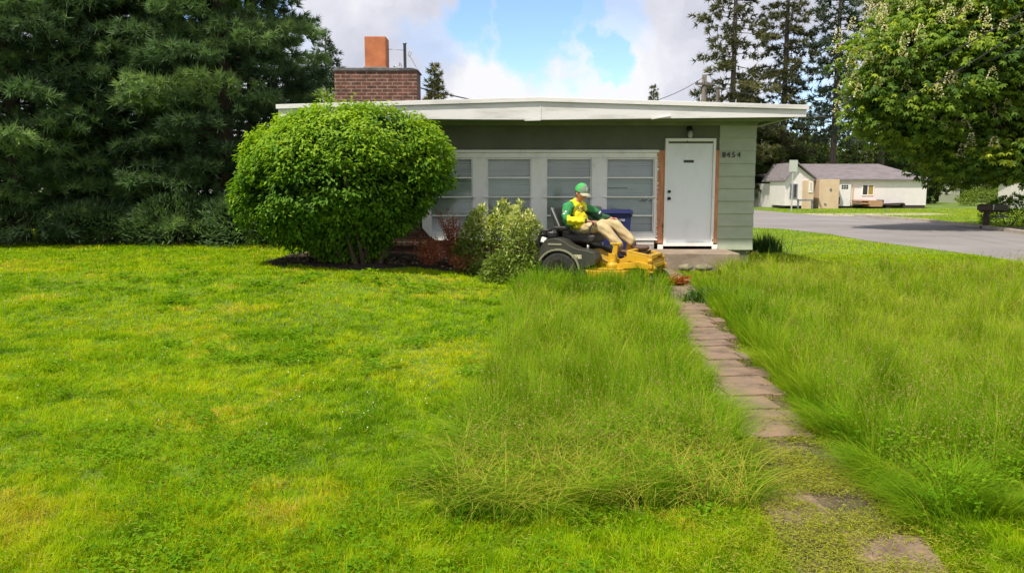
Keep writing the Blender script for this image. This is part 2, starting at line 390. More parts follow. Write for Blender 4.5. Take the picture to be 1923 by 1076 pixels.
# path: a run of pavers to the door step on a bed of dirt
def PC(y):   # centre line of the path
    return 1.47+(y-3.3)*.123
def garden_path():
    b = MB(); ys = np.arange(1.5, 15.2, .3)
    vs = []; fs = []
    for i, y in enumerate(ys):
        w = .36+.06*math.sin(y*2.3)+(.08 if y < 5 else 0)
        for j, u in enumerate((-1, -.5, 0, .5, 1)): x = PC(y)+u*w; vs.append((x, y, gz1(x, y)+.012-(.02 if abs(u) == 1 else 0)))
    for i in range(len(ys)-1):
        for j in range(4): fs.append((i*5+j, i*5+j+1, i*5+j+6, i*5+j+5))
    b.add(vs, fs); b.cur = 1
    r = random.Random(4); y = 4.85; k = 0
    while y < 15.0:
        d = .30+r.random()*.06; yy = y+d/2; c = PC(yy)-.04+r.uniform(-.02, .02); rz = .10+r.uniform(-.05, .05)
        for (x0, x1) in ((-.30, -.165), (-.155, .175), (.185, .27+.06*r.random()) if k % 3 == 1 or r.random() < .3 else (0, 0)):
            if x1 <= x0: continue
            z = gz1(c, yy)+.020+r.uniform(0, .012); q = r.uniform(-.02, .02)
            b.box((c+x0, y+q, z-.05), (c+x1, y+q+d-.032, z+.030), rot=(r.uniform(-.02, .02), r.uniform(-.02, .02), rz), piv=(c, yy, z))
        y += d; k += 1
    for (x, y0, w, d) in ((1.40, 3.82, .30, .42), (1.66, 3.30, .36, .42), (1.58, 2.5, .42, .5), (1.3, 2.6, .3, .4)):
        z = gz1(x, y0)+.014; b.box((x-w/2, y0-d/2, z-.05), (x+w/2, y0+d/2, z+.012), rot=(.01, .02, r.uniform(-.2, .2)))
    o = b.build('garden_path', [MT['dirt'], MT['paver']], bevel=.006); tag(o, kind='structure')
garden_path()
def planting_bed():
    b = MB(); nx, ny = 60, 26; vs = []; fs = []
    for j in range(ny+1):
        for i in range(nx+1):
            x = -4.6+5.0*i/nx; yf = 14.05+.12*math.sin(x*3)+.5*ss(-x, 2.0, 4.2)-.9*ss(-x, 1.6, 2.6)*(1-ss(-x, 4, 4.6)); y = yf+(16.28-yf)*j/ny
            e = min(i, nx-i, j)/4.0; vs.append((x, y, gz1(x, y)-.02+.07*min(1, e)+.05*(vn(x*5, y*5, 9)-.5)))
    for j in range(ny):
        for i in range(nx): a = j*(nx+1)+i; fs.append((a, a+1, a+nx+2, a+nx+1))
    b.add(vs, fs); o = b.build('soil', MT['mulch'], smooth=True); tag(o, kind='structure')
planting_bed()

# ============================================================ THE NEAR HOUSE
YW = 16.3; YF = 15.2
def near_house():
    H = thing('house', 'low sage green house with white fascia, brick chimney and white front door', 'house', (0.4, YW, 0))
    wz = lambda py: P(961, py, YW).z
    wx = lambda px, py=400: P(px, py, YW).x
    XL, XR = -4.1, wx(1415); ZT = 2.93; slab = .35
    x_o0 = wx(1232); x_d0 = wx(1246); x_d1 = wx(1340); x_o1 = wx(1347)
    winL, winR = wx(793), wx(1231); wtop, wbot = wz(287), wz(448)
    # ---- walls
    b = MB()
    b.box((XL, YW+.02, 2.34), (XR-.06, YW+.15, ZT))                       # above windows and door
    
    b.box((XR-.12, YW+.16, 0), (XR-.02, 26, ZT)); b.box((XL, YW+.16, 0), (XL+.1, 26, ZT)); b.box((XL+.1, 25.9, 0), (XR-.12, 26, ZT))
    b.box((x_o1, YW+.03, slab-.3), (XR-.06, YW+.15, 2.338))
    b.box((winR+.005, YW+.03, 0), (x_o0, YW+.14, 2.338))
    b.build('wall', MT['panel_green'], H, bevel=.004)
    # lapped siding beside the door
    b = MB(); ys = [468, 447, 423.5, 400, 376.5, 353, 330, 306, 282, 258, 236]; zz = [wz(q) for q in ys]
    for i in range(len(zz)-1):
        z0, z1 = zz[i]-.012, zz[i+1]
        b.add([(x_o1+.002, YW-.022, z0), (XR, YW-.022, z0), (XR, YW+.004, z1), (x_o1+.002, YW+.004, z1), (x_o1+.002, YW+.028, z0), (XR, YW+.028, z0), (XR, YW+.028, z1), (x_o1+.002, YW+.028, z1)],
              [(0, 1, 2, 3), (4, 7, 6, 5), (0, 4, 5, 1), (1, 5, 6, 2), (3, 2, 6, 7), (0, 3, 7, 4)])
        z0 += .0005
        b.add([(XR+.020, YW+.03, z0), (XR+.02, 26, z0), (XR+.002, 26, z1), (XR+.002, YW+.03, z1), (XR-.018, YW+.03, z0), (XR-.018, 26, z0), (XR-.018, 26, z1), (XR-.018, YW+.03, z1)],
              [(0, 1, 2, 3), (4, 7, 6, 5), (0, 4, 5, 1), (1, 5, 6, 2), (3, 2, 6, 7), (0, 3, 7, 4)])
    b.build('lap_siding', MT['siding'], H)
    # brick part of the wall: left of the windows and below them
    b = MB()
    b.box((XL-.02, YW-.03, 0), (winL-.012, YW+.15, 2.338)); b.box((winL-.01, YW-.028, 0), (wx(1180), YW+.15, wbot-.04))
    b.box((XL-.04, YW-.09, .42), (winL-.05, YW-.032, .50)); b.prism([(winL-.011, wbot-.039), (winL+.26, wbot-.039), (winL+.22, wbot-.002), (winL-.011, wbot+.235)], YW-.026, YW+.08)
    b.build('brick_wall', MT['brick_dark'], H)
    b = MB(); b.box((wx(1180)+.005, YW-.01, 0), (x_o0-.03, YW+.14, wbot-.05)); b.box((wx(1176), YW-.07, wbot-.11), (x_o0-.04, YW-.012, wbot-.065))
    b.build('sill_board', MT['trim_white'], H, bevel=.004)
    # ---- windows: casing boards, then four sashes
    wins = [(808, 888), (915, 997), (1025, 1110), (1137, 1227)]
    pt, pb = wz(300), wz(437)
    b = MB(); f0, f1 = YW-.05, YW+.10
    b.box((winL, f0, wz(297)), (winR, f1, wtop-.002)); b.box((winL-.05, f0-.05, wtop), (winR+.03, f1, wtop+.05))
    cz = wbot
    edges = [winL]+[v for a, c in wins for v in (wx(a), wx(c))]+[winR]
    for k in range(0, len(edges), 2):
        x0, x1 = edges[k], edges[k+1]
        if x1-x0 < .03: continue
        if k == 0:
            b.prism([(x0, cz+.22), (x1, cz+.03), (x1, wz(297)-.002), (x0, wz(297)-.002)], f0+.003, f1-.003)
        else: b.box((x0+.001, f0+.003, cz+.02), (x1-.001, f1-.003, wz(297)-.002))
    b.prism([(winL+.22, cz), (winR, cz), (winR, cz+.018), (winR-.03, pb-.008), (wx(808)+.002, pb-.008), (wx(808)+.002, cz+.035)], f0+.001, f1-.001)
    b.box((winL+.25, f0-.045, cz-.035), (winR+.03, f1, cz-.002))
    b.build('window_casing', MT['trim_white'], H, bevel=.003)
    rr = random.Random(3)
    for wi, (a, c) in enumerate(wins):
        x0, x1 = wx(a)+.002, wx(c)-.002; bars = [wz(q) for q in (334, 370.5, 405)]
        b = MB(); s = .022
        b.box((x0, YW-.02, pb-.006), (x0+s, YW+.06, pt)); b.box((x1-s, YW-.02, pb-.006), (x1, YW+.06, pt))
        b.box((x0, YW-.022, pt+.001), (x1, YW+.06, wz(297)-.004)); b.box((x0+s, YW-.018, pb-.006), (x1-s, YW+.06, pb+.02))
        for k, z in enumerate(bars):
            if k == 1: b.box((x0-.06, YW-.085, z-.006), (x1+.06, YW-.052, z+.016)); b.box((x0+s, YW-.05, z-.016), (x1-s, YW+.05, z+.014))
            else: b.box((x0+s, YW-.03, z-.017), (x1-s, YW+.05, z+.013))
        for sx in (x0-.05, x1+.05):
            for q in (.035,): b.ell((sx, YW-.056, wz(311)), (.016, .014, .012), 8, 6)
        w = b.build('window', MT['trim_white'], H, bevel=.002); w['label'] = ['window half hidden by the round bush', 'window above the pale flowering shrub', 'window behind the man on the mower', 'window above the blue bin with broken blinds'][wi]
        g = MB(); zs = [pb+.02]+bars+[pt]
        for k in range(4):
            tl = [.028, .012, .02, .008][k]
            g.add([(x0+s, YW+.006, zs[k]+.008), (x1-s, YW+.006, zs[k]+.008), (x1-s, YW+.006+tl, zs[k+1]-.01), (x0+s, YW+.006+tl, zs[k+1]-.01)], [(0, 1, 2, 3)])
        g.build('pane', MT['glass'], w)
        d = MB(); z = pb+.0; k = 0
        while z < pt:
            dz = .024; tilt = rr.uniform(-.003, .003)+.010; X0, X1 = x0+.01, x1-.01
            y_ = YW+.085
            if wi == 3 and bars[1]-.10 < z < bars[1]-.055: X1 = x1-.20-.16*rr.random(); 
            if wi == 3 and bars[1]-.045 < z < bars[1]-.02: X1 = x1-.12
            if wi == 3 and abs(z-(bars[0]-.02)) < .013: z += dz; continue
            if wi == 3 and abs(z-(bars[1]+.17)) < .012: X0 = x0+.45
            sag = rr.uniform(-.006, .006) if rr.random() < .25 else 0
            d.add([(X0, y_-tilt, z), (X1, y_-tilt, z+sag), (X1, y_+.008, z+sag+dz*.93), (X0, y_+.008, z+dz*.93)], [(0, 1, 2, 3)])
            z += dz; k += 1
        if wi == 3:
            zb = bars[1]-.075
            d.add([(x1-.15, y_-.02, zb-.02), (x1-.12, y_-.02, zb-.02), (x1-.02, y_-.03, zb+.06), (x1-.05, y_-.03, zb+.06)], [(0, 1, 2, 3)])
        d.build('blind', MT['blind'] if wi in (0, 3) else MT['blind_warm'], w)
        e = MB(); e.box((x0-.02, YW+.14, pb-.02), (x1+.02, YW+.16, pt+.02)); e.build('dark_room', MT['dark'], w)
    # ---- door
    dz0, dz1 = wz(457), wz(268)
    D = MB(); D.box((wx(1252), YW-.015, dz0+.02), (wx(1335), YW+.03, dz1-.02))
    for (u0, u1) in (): pass
    D = D.build('door', MT['door_white'], H, bevel=.004); D['label'] = 'plain white front door'
    k = MB(); xk = wx(1251)+.045
    for pz, r_, nm_ in ((wz(360), .030, 'deadbolt'), (wz(373), .034, 'door_knob')):
        k = MB(); k.lathe([(r_, -.0), (r_, -.012), (.014, -.02), (.014, -.04), (r_*.9, -.05), (r_*.9, -.068), (.01, -.075)], (xk, YW-.0155, pz), 16, 'y'); k.build(nm_, MT['black'], D)
    k = MB(); k.box((wx(1281), YW-.022, wz(306)), (wx(1300), YW-.0155, wz(301))); k.build('name_plate', M('dark_plate', (.06, .055, .04), rough=.4, metal=.4), D, bevel=.002)
    b = MB()
    b.box((x_d0, YW-.05, dz0-.05), (wx(1252)-.003, YW+.09, dz1+.02)); b.box((wx(1335)+.003, YW-.05, dz0-.05), (x_d1, YW+.09, dz1+.02))
    b.box((x_d0, YW-.052, dz1+.022), (x_d1, YW+.09, dz1+.08)); b.box((x_d0+.01, YW-.07, dz0-.055), (x_d1-.01, YW+.1, dz0+.012))
    for px in (1240, 1342): b.box((wx(px)-.055, YW-.09, slab+.002), (wx(px)+.055, YW-.051, dz0-.02))
    b.build('door_frame', MT['trim_white'], H, bevel=.004)
    b = MB()
    for (px, py, w_, h_) in ((1290, 266, .018, .018), (1276, 267, .012, .01), (1243.5, 424, .018, .09), (1243.5, 434, .018, .035), (1336.5, 451, .014, .05)):
        p = P(px, py, YW); b = MB(); b.box((p.x-w_/2, YW-.056, p.z-h_/2), (p.x+w_/2, YW-.0525, p.z+h_/2)); b.build('paint_chip', MT['black'], H)
    b = MB(); b.box((x_o0, YW-.03, slab+.12), (x_d0-.003, YW+.06, 2.339)); b.build('bare_wood_trim', MT['bare_wood'], H, bevel=.004); b = MB(); b.box((x_d1+.003, YW-.03, slab+.12), (x_o1-.001, YW+.06, 2.339))
    b.build('bare_wood_trim', MT['bare_wood'], H, bevel=.004)
    # crumbling caulk along the window edge
    b = MB()
    for i in range(36):
        z = wbot+.02+i*.045+rr.random()*.02
        b.box((winR+.002, YW-.045, z), (winR+.012+rr.random()*.035, YW-.021, z+.01+.03*rr.random()))
    b.box((winR+.002, YW-.040, wbot+.03), (winR+.009, YW-.022, wz(300)))
    b.build('peeling_caulk', MT['trim_white'], H)
    # ---- porch light
    p = P(1295, 245, YW)
    b = MB(); b.lathe([(.055, 0), (.055, -.02), (.03, -.045), (.02, -.05)], (p.x, YW+.019, p.z+.03), 16, 'y'); b.lathe([(.02, 0), (.055, -.02), (.06, -.05), (.055, -.055)], (p.x, YW-.07, p.z+.04), 16)
    L_ = b.build('porch_light', MT['black'], H, smooth=True)
    b = MB(); b.lathe([(.03, 0), (.046, -.04), (.05, -.09), (.035, -.13), (.01, -.14)], (p.x, YW-.07, p.z-.016), 16); b.build('shade', M('frosted_glass', (.45, .45, .40), rough=.3), L_, smooth=True)
    # ---- numbers
    for ch, px in zip('8454', (1359, 1367.5, 1377, 1387)):
        q = P(px, 291.5, YW); text_on('house_number', ch, .155, (q.x, YW-.027, q.z), (math.pi/2, 0, 0), MT['black'], H, .006)
    # ---- step slab in front of the door
    b = MB(); b.prism([(wx(1184)+.02, YF+.02), (4.35, YF), (4.35, YW+.02), (wx(1184), YW+.02)], -.1, slab, 'xy')
    b.build('door_step', MT['concrete'], H, bevel=.015)
    # ---- roof
    fl = P(522, 197, YF); fc = P(1012, 183, YF); fr = P(1515, 198, YF); zb = P(1012, 225.5, YF).z; zl = P(522, 222.5, YF).z; zr = P(1515, 220, YF).z
    YB = 26.8
    b = MB()
    b.prism([(fl.x, zl), (fc.x, zb), (fr.x, zr), (fr.x, fr.z-.085), (fc.x, fc.z-.085), (fl.x, fl.z-.085)], YF, YF+.04)
    # side barge boards
    for x, z, z2 in ((fl.x, fl.z, zl), (fr.x, fr.z, zr)):
        b.box((min(x, x+(-.04 if x > 0 else .04)), YF+.041, z2+.03), (max(x, x+(-.04 if x > 0 else .04)), YB, z-.085))
    b.build('fascia', MT['fascia'], H, bevel=.003)
    b = MB(); t = .03
    b.prism([(fl.x-.03, fl.z-.083), (fc.x, fc.z-.083), (fr.x+.03, fr.z-.083), (fr.x+.03, fr.z), (fc.x, fc.z), (fl.x-.03, fl.z)], YF-.045, YF+.0)
    b.build('drip_edge', MT['fascia'], H, bevel=.006)
    b = MB()
    b.prism([(fl.x+.0, fl.z-.082), (fc.x, fc.z-.082), (fr.x, fr.z-.082), (fr.x, fr.z-.012), (fc.x, fc.z-.012), (fl.x, fl.z-.012)], YF+.001, YB)
    b.build('roof', M('roofing_felt', (.16, .15, .15), (.10, .10, .10), scale=3, rough=.95), H)
    # soffit and rafters below the overhang
    b = MB(); sz = zb+.03
    b.box((fl.x+.041, YF+.041, sz+.06), (fr.x-.041, YW+.019, sz+.075)); b.box((XR+.03, YW+.02, sz+.06), (fr.x-.041, YB-.1, sz+.075)); b.box((fl.x+.041, YW+.02, sz+.06), (XL-.05, YB-.1, sz+.075))
    b.build('soffit', MT['soffit'], H)
    b = MB(); b.box((fl.x+.045, YF+.3, sz-.02), (fr.x-.3, YF+.36, sz+.058)); b.box((fl.x+.1, YW-.06, sz-.05), (XR+.01, YW+.018, sz+.058))
    x = XR+.25; b.prism([(YF+.05, sz+.0), (YB-.2, sz+.0), (YB-.2, sz+.058), (YF+.05, sz+.058)], x, x+.05, 'yz')
    b.build('eave_beam', MT['soffit'], H, bevel=.004)
    # joint and loose strips on the fascia
    b = MB(); q = P(1015, 190, YF); b.box((q.x-.014, YF-.008, zb-.004), (q.x+.014, YF-.0015, fc.z-.10))
    q = P(1000, 226, YF); b.box((q.x-.15, YF-.02, q.z-.012), (q.x+.15, YF-.003, q.z+.008), rot=(0, -.03, 0))
    b.build('loose_strip', MT['fascia'], H); b = MB()
    q = P(1242, 221, YF); b.box((q.x-.19, YF-.03, q.z-.010), (q.x+.17, YF-.006, q.z+.006), rot=(0, -.16, 0))
    b.build('loose_strip', MT['fascia'], H)
    # ---- chimney
    yc = 18.6; cx0 = P(628, 160, yc).x; cx1 = P(783, 160, yc).x; ct = P(700, 134, yc).z
    b = MB(); b.box((cx0, yc, 2.9), (cx1, yc+.75, ct)); ch = b.build('chimney', MT['brick'], H, bevel=.006)
    b = MB(); b.prism([(cx0-.03, ct+.001), (cx1+.03, ct+.001), (cx1+.03, ct+.035), (cx1-.12, ct+.07), (cx0+.12, ct+.07), (cx0-.03, ct+.035)], yc-.03, yc+.78); b.build('chimney_cap', MT['cap'], ch, bevel=.008)
    px0 = P(685, 100, yc+.2).x; px1 = P(725, 100, yc+.2).x; pt_ = P(700, 69, yc+.2).z
    b = MB(); w = px1-px0
    def ring(x0, x1, y0, y1, z): return [(x0, y0, z), (x1, y0, z), (x1, y1, z), (x0, y1, z)]
    Z0 = ct+.06; vs = ring(px0, px1, yc+.18, yc+.18+w, Z0)+ring(px0, px1, yc+.18, yc+.18+w, pt_)+ring(px0+.03, px1-.03, yc+.21, yc+.15+w, pt_)+ring(px0+.03, px1-.03, yc+.21, yc+.15+w, pt_-.4)
    fs = [(a+k, a+(k+1) % 4, a+(k+1) % 4+4, a+k+4) for a in (0, 4, 8) for k in range(4)]+[(12, 13, 14, 15)]
    b.add(vs, fs); b.build('flue_pot', MT['clay'], ch, bevel=.03)
    b = MB(); b.prism([(px0-.06, ct+.0705), (px1+.06, ct+.0705), (px1+.004, ct+.12), (px0-.004, ct+.12)], yc+.12, yc+.179); b.build('mortar_collar', MT['concrete'], ch)
    b = MB(); q = P(760, 81, yc+.4); b.lathe([(.034, 0), (.034, q.z-ct-.07-.03), (.045, q.z-ct-.07-.03), (.045, q.z-ct-.07)], (q.x, yc+.4, ct+.07), 14)
    b.tube([(P(728, 93, yc+.4).x, yc+.4, P(728, 93, yc+.4).z), (q.x, yc+.4, P(757, 95, yc+.4).z)], .006, 6)
    b.build('vent_pipe', MT['metal_grey'], ch, smooth=True)
    b = MB(); T = lambda x, y: tuple(P(x, y, yc+.4))
    b.tube([T(782, 128), T(775, 115), T(769, 105)], .006, 6); b.tube([T(769, 107), T(766, 104), T(769, 97), T(773, 99), T(769, 107)], .007, 6)
    b.build('antenna_wire', MT['metal_grey'], ch); b = MB()
    b.tube([T(739, 126), T(744, 124), T(750, 124), T(751, 118), T(753, 122), T(754, 126)], .012, 6)
    b.build('bent_flashing', MT['metal_grey'], ch)
    return H
HOUSE = near_house()
for i, (px, w_) in enumerate(((1288, .22), (1322, .26))):
    q = P(px, 497, 14.95); b = MB(); rs = random.Random(30+i)
    b.ell((q.x, 14.95, .10), (w_*.62, .13, .07), 12, 7, fn=lambda d: 1+.12*math.sin(d.x*7+i)+.1*math.sin(d.y*9+d.z*5))
    o_ = b.build('edging_stone', M('pale_stone', (.30, .27, .17), (.13, .125, .07), scale=9, rough=.95, bump=.6), smooth=True)
    tag(o_, ['small mossy edging stone before the door step, nearer the mower', 'mossy edging stone before the right part of the door step'][i], 'stone', 'edging stones at the door step')

# ============================================================ FAR BUILDINGS
def lines_mat(name, c1, c2, period):
    m = M(name, c1, c2, scale=2, rough=.7)
    t = m.node_tree; L = t.links.new; tc = N(t, 'ShaderNodeTexCoord'); w = N(t, 'ShaderNodeTexWave', wave_type='BANDS', bands_direction='Z', wave_profile='SAW', inp={'Scale': 1/period/ (2*math.pi)*6.28318})
    L(tc.outputs['Object'], w.inputs[0]); bp = N(t, 'ShaderNodeBump', inp={'Strength': .5, 'Distance': .02}); L(w.outputs[1], bp.inputs['Height']); L(bp.outputs[0], t.nodes['Principled BSDF'].inputs['Normal'])
    return m
MT['far_white'] = lines_mat('far_white_siding', (.93, .86, .87), (.86, .79, .80), .2)
MT['far_tan'] = lines_mat('far_tan_siding', (.80, .60, .42), (.72, .53, .36), .2)
MT['shingle'] = M('grey_purple_shingles', (.225, .195, .205), (.155, .135, .145), scale=3, rough=.9, bump=.5, bscale=18, stretch=(.5, 1, 3))
MT['far_glass'] = M('dark_window', (.05, .05, .05), (.02, .02, .025), scale=.8, rough=.15)
MT['amber'] = M('amber_curtain', (.42, .28, .06), (.30, .2, .05), rough=.6)
MT['fwood'] = M('raw_deck_wood', (.50, .30, .17), (.36, .2, .11), rough=.8)
def far_house():
    Y = 62.0; H = thing('house', 'small white cottage with mauve grey roof and tan bay across the road', 'house', (P(1600, 380, Y).x, Y, 0))
    x = lambda px: P(px, 360, Y).x
    z = lambda py: P(1600, py, Y).z+.02
    xw = lambda px: P(px, 360, Y-1.6).x
    g = -.02
    ev = z(337); rd = z(306); D = 7.5
    XA, XT0, XT1, XB = P(1457, 360, Y+D).x, x(1530), x(1567), x(1740)
    b = MB(); b.box((XT1, Y, g+.25), (XB, Y+D, ev)); b.box((XA, Y+2, g), (xw(1474)+.3, Y+D-.1, z(345)))
    b.prism([(xw(1474), g+.25), (xw(1528), g+.25), (xw(1528), ev), (xw(1494), z(312)), (xw(1474), z(340))], Y-1.6, Y+1.99)
    b.build('wall', MT['far_white'], H)
    b = MB(); b.box((XT0, Y-.9, g), (XT1-.01, Y+.5, ev-.02)); b.box((xw(1506), Y-1.66, g), (xw(1527.5), Y-1.605, ev-.12)); b.build('tan_bay', MT['far_tan'], H)
    # roof: hipped on the right, gable with a front wing on the left
    b = MB(); e = .25; x0, x1 = x(1503), XB+.3; r0, r1 = x(1497), x(1688); ym = Y+D/2
    vs = [(x0, Y-e, ev), (x1, Y-e, ev), (x1, Y+D+e, ev), (x0, Y+D+e, ev), (r0, ym, rd), (r1, ym, rd)]
    b.add(vs, [(0, 1, 5, 4), (1, 2, 5), (2, 3, 4, 5), (0, 4, 3)]); b.add([(a, c, d-.12) for a, c, d in vs[:4]], [(3, 2, 1, 0)])
    b.add([(x0, Y-e, ev-.12), (x1, Y-e, ev-.12), (x1, Y-e, ev), (x0, Y-e, ev)], [(0, 1, 2, 3)]); b.add([(x1, Y-e, ev-.12), (x1, Y+D+e, ev-.12), (x1, Y+D+e, ev), (x1, Y-e, ev)], [(0, 1, 2, 3)])
    # wing
    zp = z(309); yf = Y-1.9
    xa, xm, xb = xw(1471), xw(1494), xw(1530)
    for (p, q) in (((xa, z(342)), (xm, zp)), ((xm, zp), (xb, ev-.02))):
        b.prism([(p[0], p[1]), (q[0], q[1]), (q[0], q[1]+.1), (p[0], p[1]+.1)], yf, Y+D/2)
    b.prism([(XA-.25, z(345)), (xw(1482), z(328)), (xw(1482), z(328)+.1), (XA-.25, z(345)+.1)], Y+1.7, Y+D)
    b.build('roof', MT['shingle'], H)
    def win(px0, px1, py0, py1, y, mats=('far_glass',), fm='trim_white'):
        X0, X1, Z0, Z1 = (x if y == Y else xw)(px0), (x if y == Y else xw)(px1), z(py1), z(py0); f = .07
        b = MB(); b.box((X0, y-.05, Z0), (X0+f, y, Z1)); b.box((X1-f, y-.05, Z0), (X1, y, Z1)); b.box((X0+f, y-.05, Z1-f), (X1-f, y, Z1)); b.box((X0+f, y-.05, Z0), (X1-f, y, Z0+f))
        xm = (X0+X1)/2; b.box((xm-.03, y-.05, Z0+f), (xm+.03, y, Z1-f))
        w = b.build('window', MT[fm], H)
        b = MB(); b.box((X0+f, y-.02, Z0+f), (xm-.031, y-.005, Z1-f)); b.cur = 1; b.box((xm+.031, y-.02, Z0+f), (X1-f, y-.005, Z1-f)); b.build('pane', [MT[mats[0]], MT[mats[-1]]], w)
        return w
    win(1618, 1641, 347, 368, Y, ('far_glass', 'amber')); win(1483, 1497, 346, 373, Y-1.6, fm='metal_grey'); win(1518, 1525, 342, 362, Y-1.66)
    b = MB(); b.box((x(1575), Y-.12, z(387.5)), (x(1596.5), Y-.01, z(347))); d = b.build('door', M('bright_door', (.84, .82, .82), rough=.5), H)
    b = MB(); b.box((x(1600.5), Y-.1, z(387)), (x(1601.5), Y-.01, z(347))); b.build('door_jamb', MT['far_tan'], H)
    b = MB()
    for i in range(3):
        for j in range(2): b.box((x(1579+i*4.3), Y-.135, z(355.5-j*4.2)), (x(1582.4+i*4.3), Y-.122, z(352.3-j*4.2)))
    b.build('pane', MT['far_glass'], d)
    b = MB(); b.box((x(1600), Y-1.4, z(378)), (x(1618), Y-.06, z(376))); b.box((x(1600), Y-1.8, z(383)), (x(1618), Y-.06, z(381))); b.box((x(1619), Y-1.2, z(388)), (x(1645), Y-.06, z(377)))
    b.build('deck_step', MT['fwood'], H)
    b = MB(); b.box((x(1646), Y-.7, z(382)), (x(1653), Y-.06, z(376))); b.prism([(x(1655), z(383)), (x(1694), z(381.5)), (x(1697), z(388)), (x(1693), z(388)), (x(1691), z(384)), (x(1655), z(385))], Y-.5, Y-.05)
    b.box((x(1661), Y-.4, g), (x(1670), Y-.06, z(385.2))); b.box((x(1569), Y-.5, z(384)), (x(1573), Y-.06, z(371)))
    b.box((XT1+.02, Y+.02, -.05), (XB-.05, Y+.2, g+.24)); b.build('dark_skirting', M('dark_wood', (.05, .035, .03), rough=.9), H)
    b = MB(); b.box((x(1471), Y-3.2, .02), (x(1474), Y-3.1, .75)); b.box((x(1471), Y-3.25, .6), (x(1498), Y-3.05, .72)); b.box((x(1496), Y-3.2, .02), (x(1499), Y-3.1, .6))
    b.build('ramp_rail', MT['metal_grey'], H)
    b = MB(); b.ell((x(1551), Y-.93, z(356)), (.09, .05, .12), 8, 6); b.build('wall_lamp', MT['metal_grey'], H); b = MB(); b.ell((x(1542), Y-.93, z(383)), (.1, .05, .08), 8, 6); b.build('wall_fitting', MT['metal_grey'], H)
    return H
far_house()
def simple_house(name, label, x0, x1, y, d, ev, rd, wall, roof, wins=(), rot=0):
    H = thing(name, label, 'building', ((x0+x1)/2, y, 0))
    b = MB(); b.box((x0, y, -.05), (x1, y+d, ev)); b.build('wall', wall, H)
    ym = y+d/2; b = MB(); e = .35
    for s in (-1, 1):
        ye = ym+s*(d/2+e); b.prism([(ye, ev-.05), (ye, ev+.07), (ym, rd+.12), (ym, rd)] if s < 0 else [(ym, rd), (ym, rd+.12), (ye, ev+.07), (ye, ev-.05)], x0-e, x1+e, 'yz')
    for xx in (x0+.02, x1-.14): b.prism([(y+.05, ev-.05), (y+d-.05, ev-.05), (ym, rd-.02)], xx, xx+.12, 'yz')
    b.build('roof', roof, H)
    for (wx0, wx1, z0, z1) in wins:
        b = MB(); b.box((wx0-.07, y-.06, z0-.07), (wx1+.07, y-.04, z0)); b.box((wx0-.07, y-.06, z1), (wx1+.07, y-.04, z1+.07)); b.box((wx0-.07, y-.06, z0), (wx0, y-.04, z1)); b.box((wx1, y-.06, z0), (wx1+.07, y-.04, z1)); w = b.build('window', MT['trim_white'], H)
        b = MB(); b.box((wx0, y-.05, z0), (wx1, y-.03, z1)); b.build('pane', MT['far_glass'], w)
    return H
q0, q1 = P(1768, 370, 87), P(1802, 370, 84)
simple_house('shed', 'small pale green shed with one dark window, beyond the cottage lawn under the trees', q0.x, q1.x, 84, 3.5, 2.0, 2.7, M('pale_green_siding', (.42, .44, .33), rough=.8), MT['shingle'], [(P(1773, 360, 84).x, P(1783, 360, 84).x, P(1773, 362, 84).z, P(1773, 356, 84).z)])
q0, q1 = P(1874, 370, 64), P(2050, 370, 58)
simple_house('garage', 'white outbuilding at the right edge, behind the mailbox and the chestnut leaves', q0.x, q1.x, 58, 6, 1.9, 3.0, MT['far_white'], MT['far_white'])
simple_house('neighbour_house', 'pale grey house glimpsed through gaps in the dark pines', -21, -9, 36, 7, 2.5, 3.9, M('pale_grey_siding', (.42, .43, .45), rough=.8), MT['shingle'], [(-18, -16.6, 1, 2), (-13, -11.8, 1, 2)])

# ============================================================ STREET FURNITURE
def mailbox():
    p = G(1851, 429); k = p.y/F; o = thing('mailbox', 'dark mailbox with a raised pale flag on a thick post, at the far kerb', 'mailbox', (p.x, p.y, 0), (0, 0, R(8)))
    b = MB(); b.tube([(0, 0, -.05), (.0, 0, .66)], [.14, .10], 8); b.box((-.16, -.14, -.02), (.16, .14, .1)); b.box((-.28, -.08, .64), (.95, .08, .705)); b.build('post', MT['bark'], o, world=False)
    def bx(x0, w, z, name, m, L_=.34):
        prof = [(x0, z), (x0+w, z), (x0+w, z+.15)]+[(x0+w/2+w/2*math.cos(t), z+.15+.09*math.sin(t)) for t in np.linspace(.3, math.pi-.3, 6)]+[(x0, z+.15)]
        b = MB(); b.prism(prof, -.25, .22); return b.build(name, m, o, world=False, bevel=.006)
    a = bx(-.27, .30, .706, 'box', M('brown_metal', (.05, .025, .015), rough=.5)); bx(.10, .62, .706, 'side_box', M('grey_brown_metal', (.07, .06, .045), rough=.6))
    b = MB(); b.box((.04, -.27, .72), (.075, -.255, .92)); b.box((.035, -.275, .84), (.095, -.256, .94)); b.build('flag', M('pale_flag', (.62, .55, .50), rough=.5), o, world=False)
    b = MB(); b.box((.28, -.16, .42), (.92, .18, .47)); b.box((.3, -.18, .471), (.78, -.161, .50)); b.box((.12, -.02, .44), (.28, .02, .47)); b.tube([(.6, 0, .47), (.6, 0, .64)], .03, 6); b.build('paper_shelf', M('shelf_metal', (.20, .21, .20), (.05, .05, .05), rough=.5), o, world=False)
mailbox()
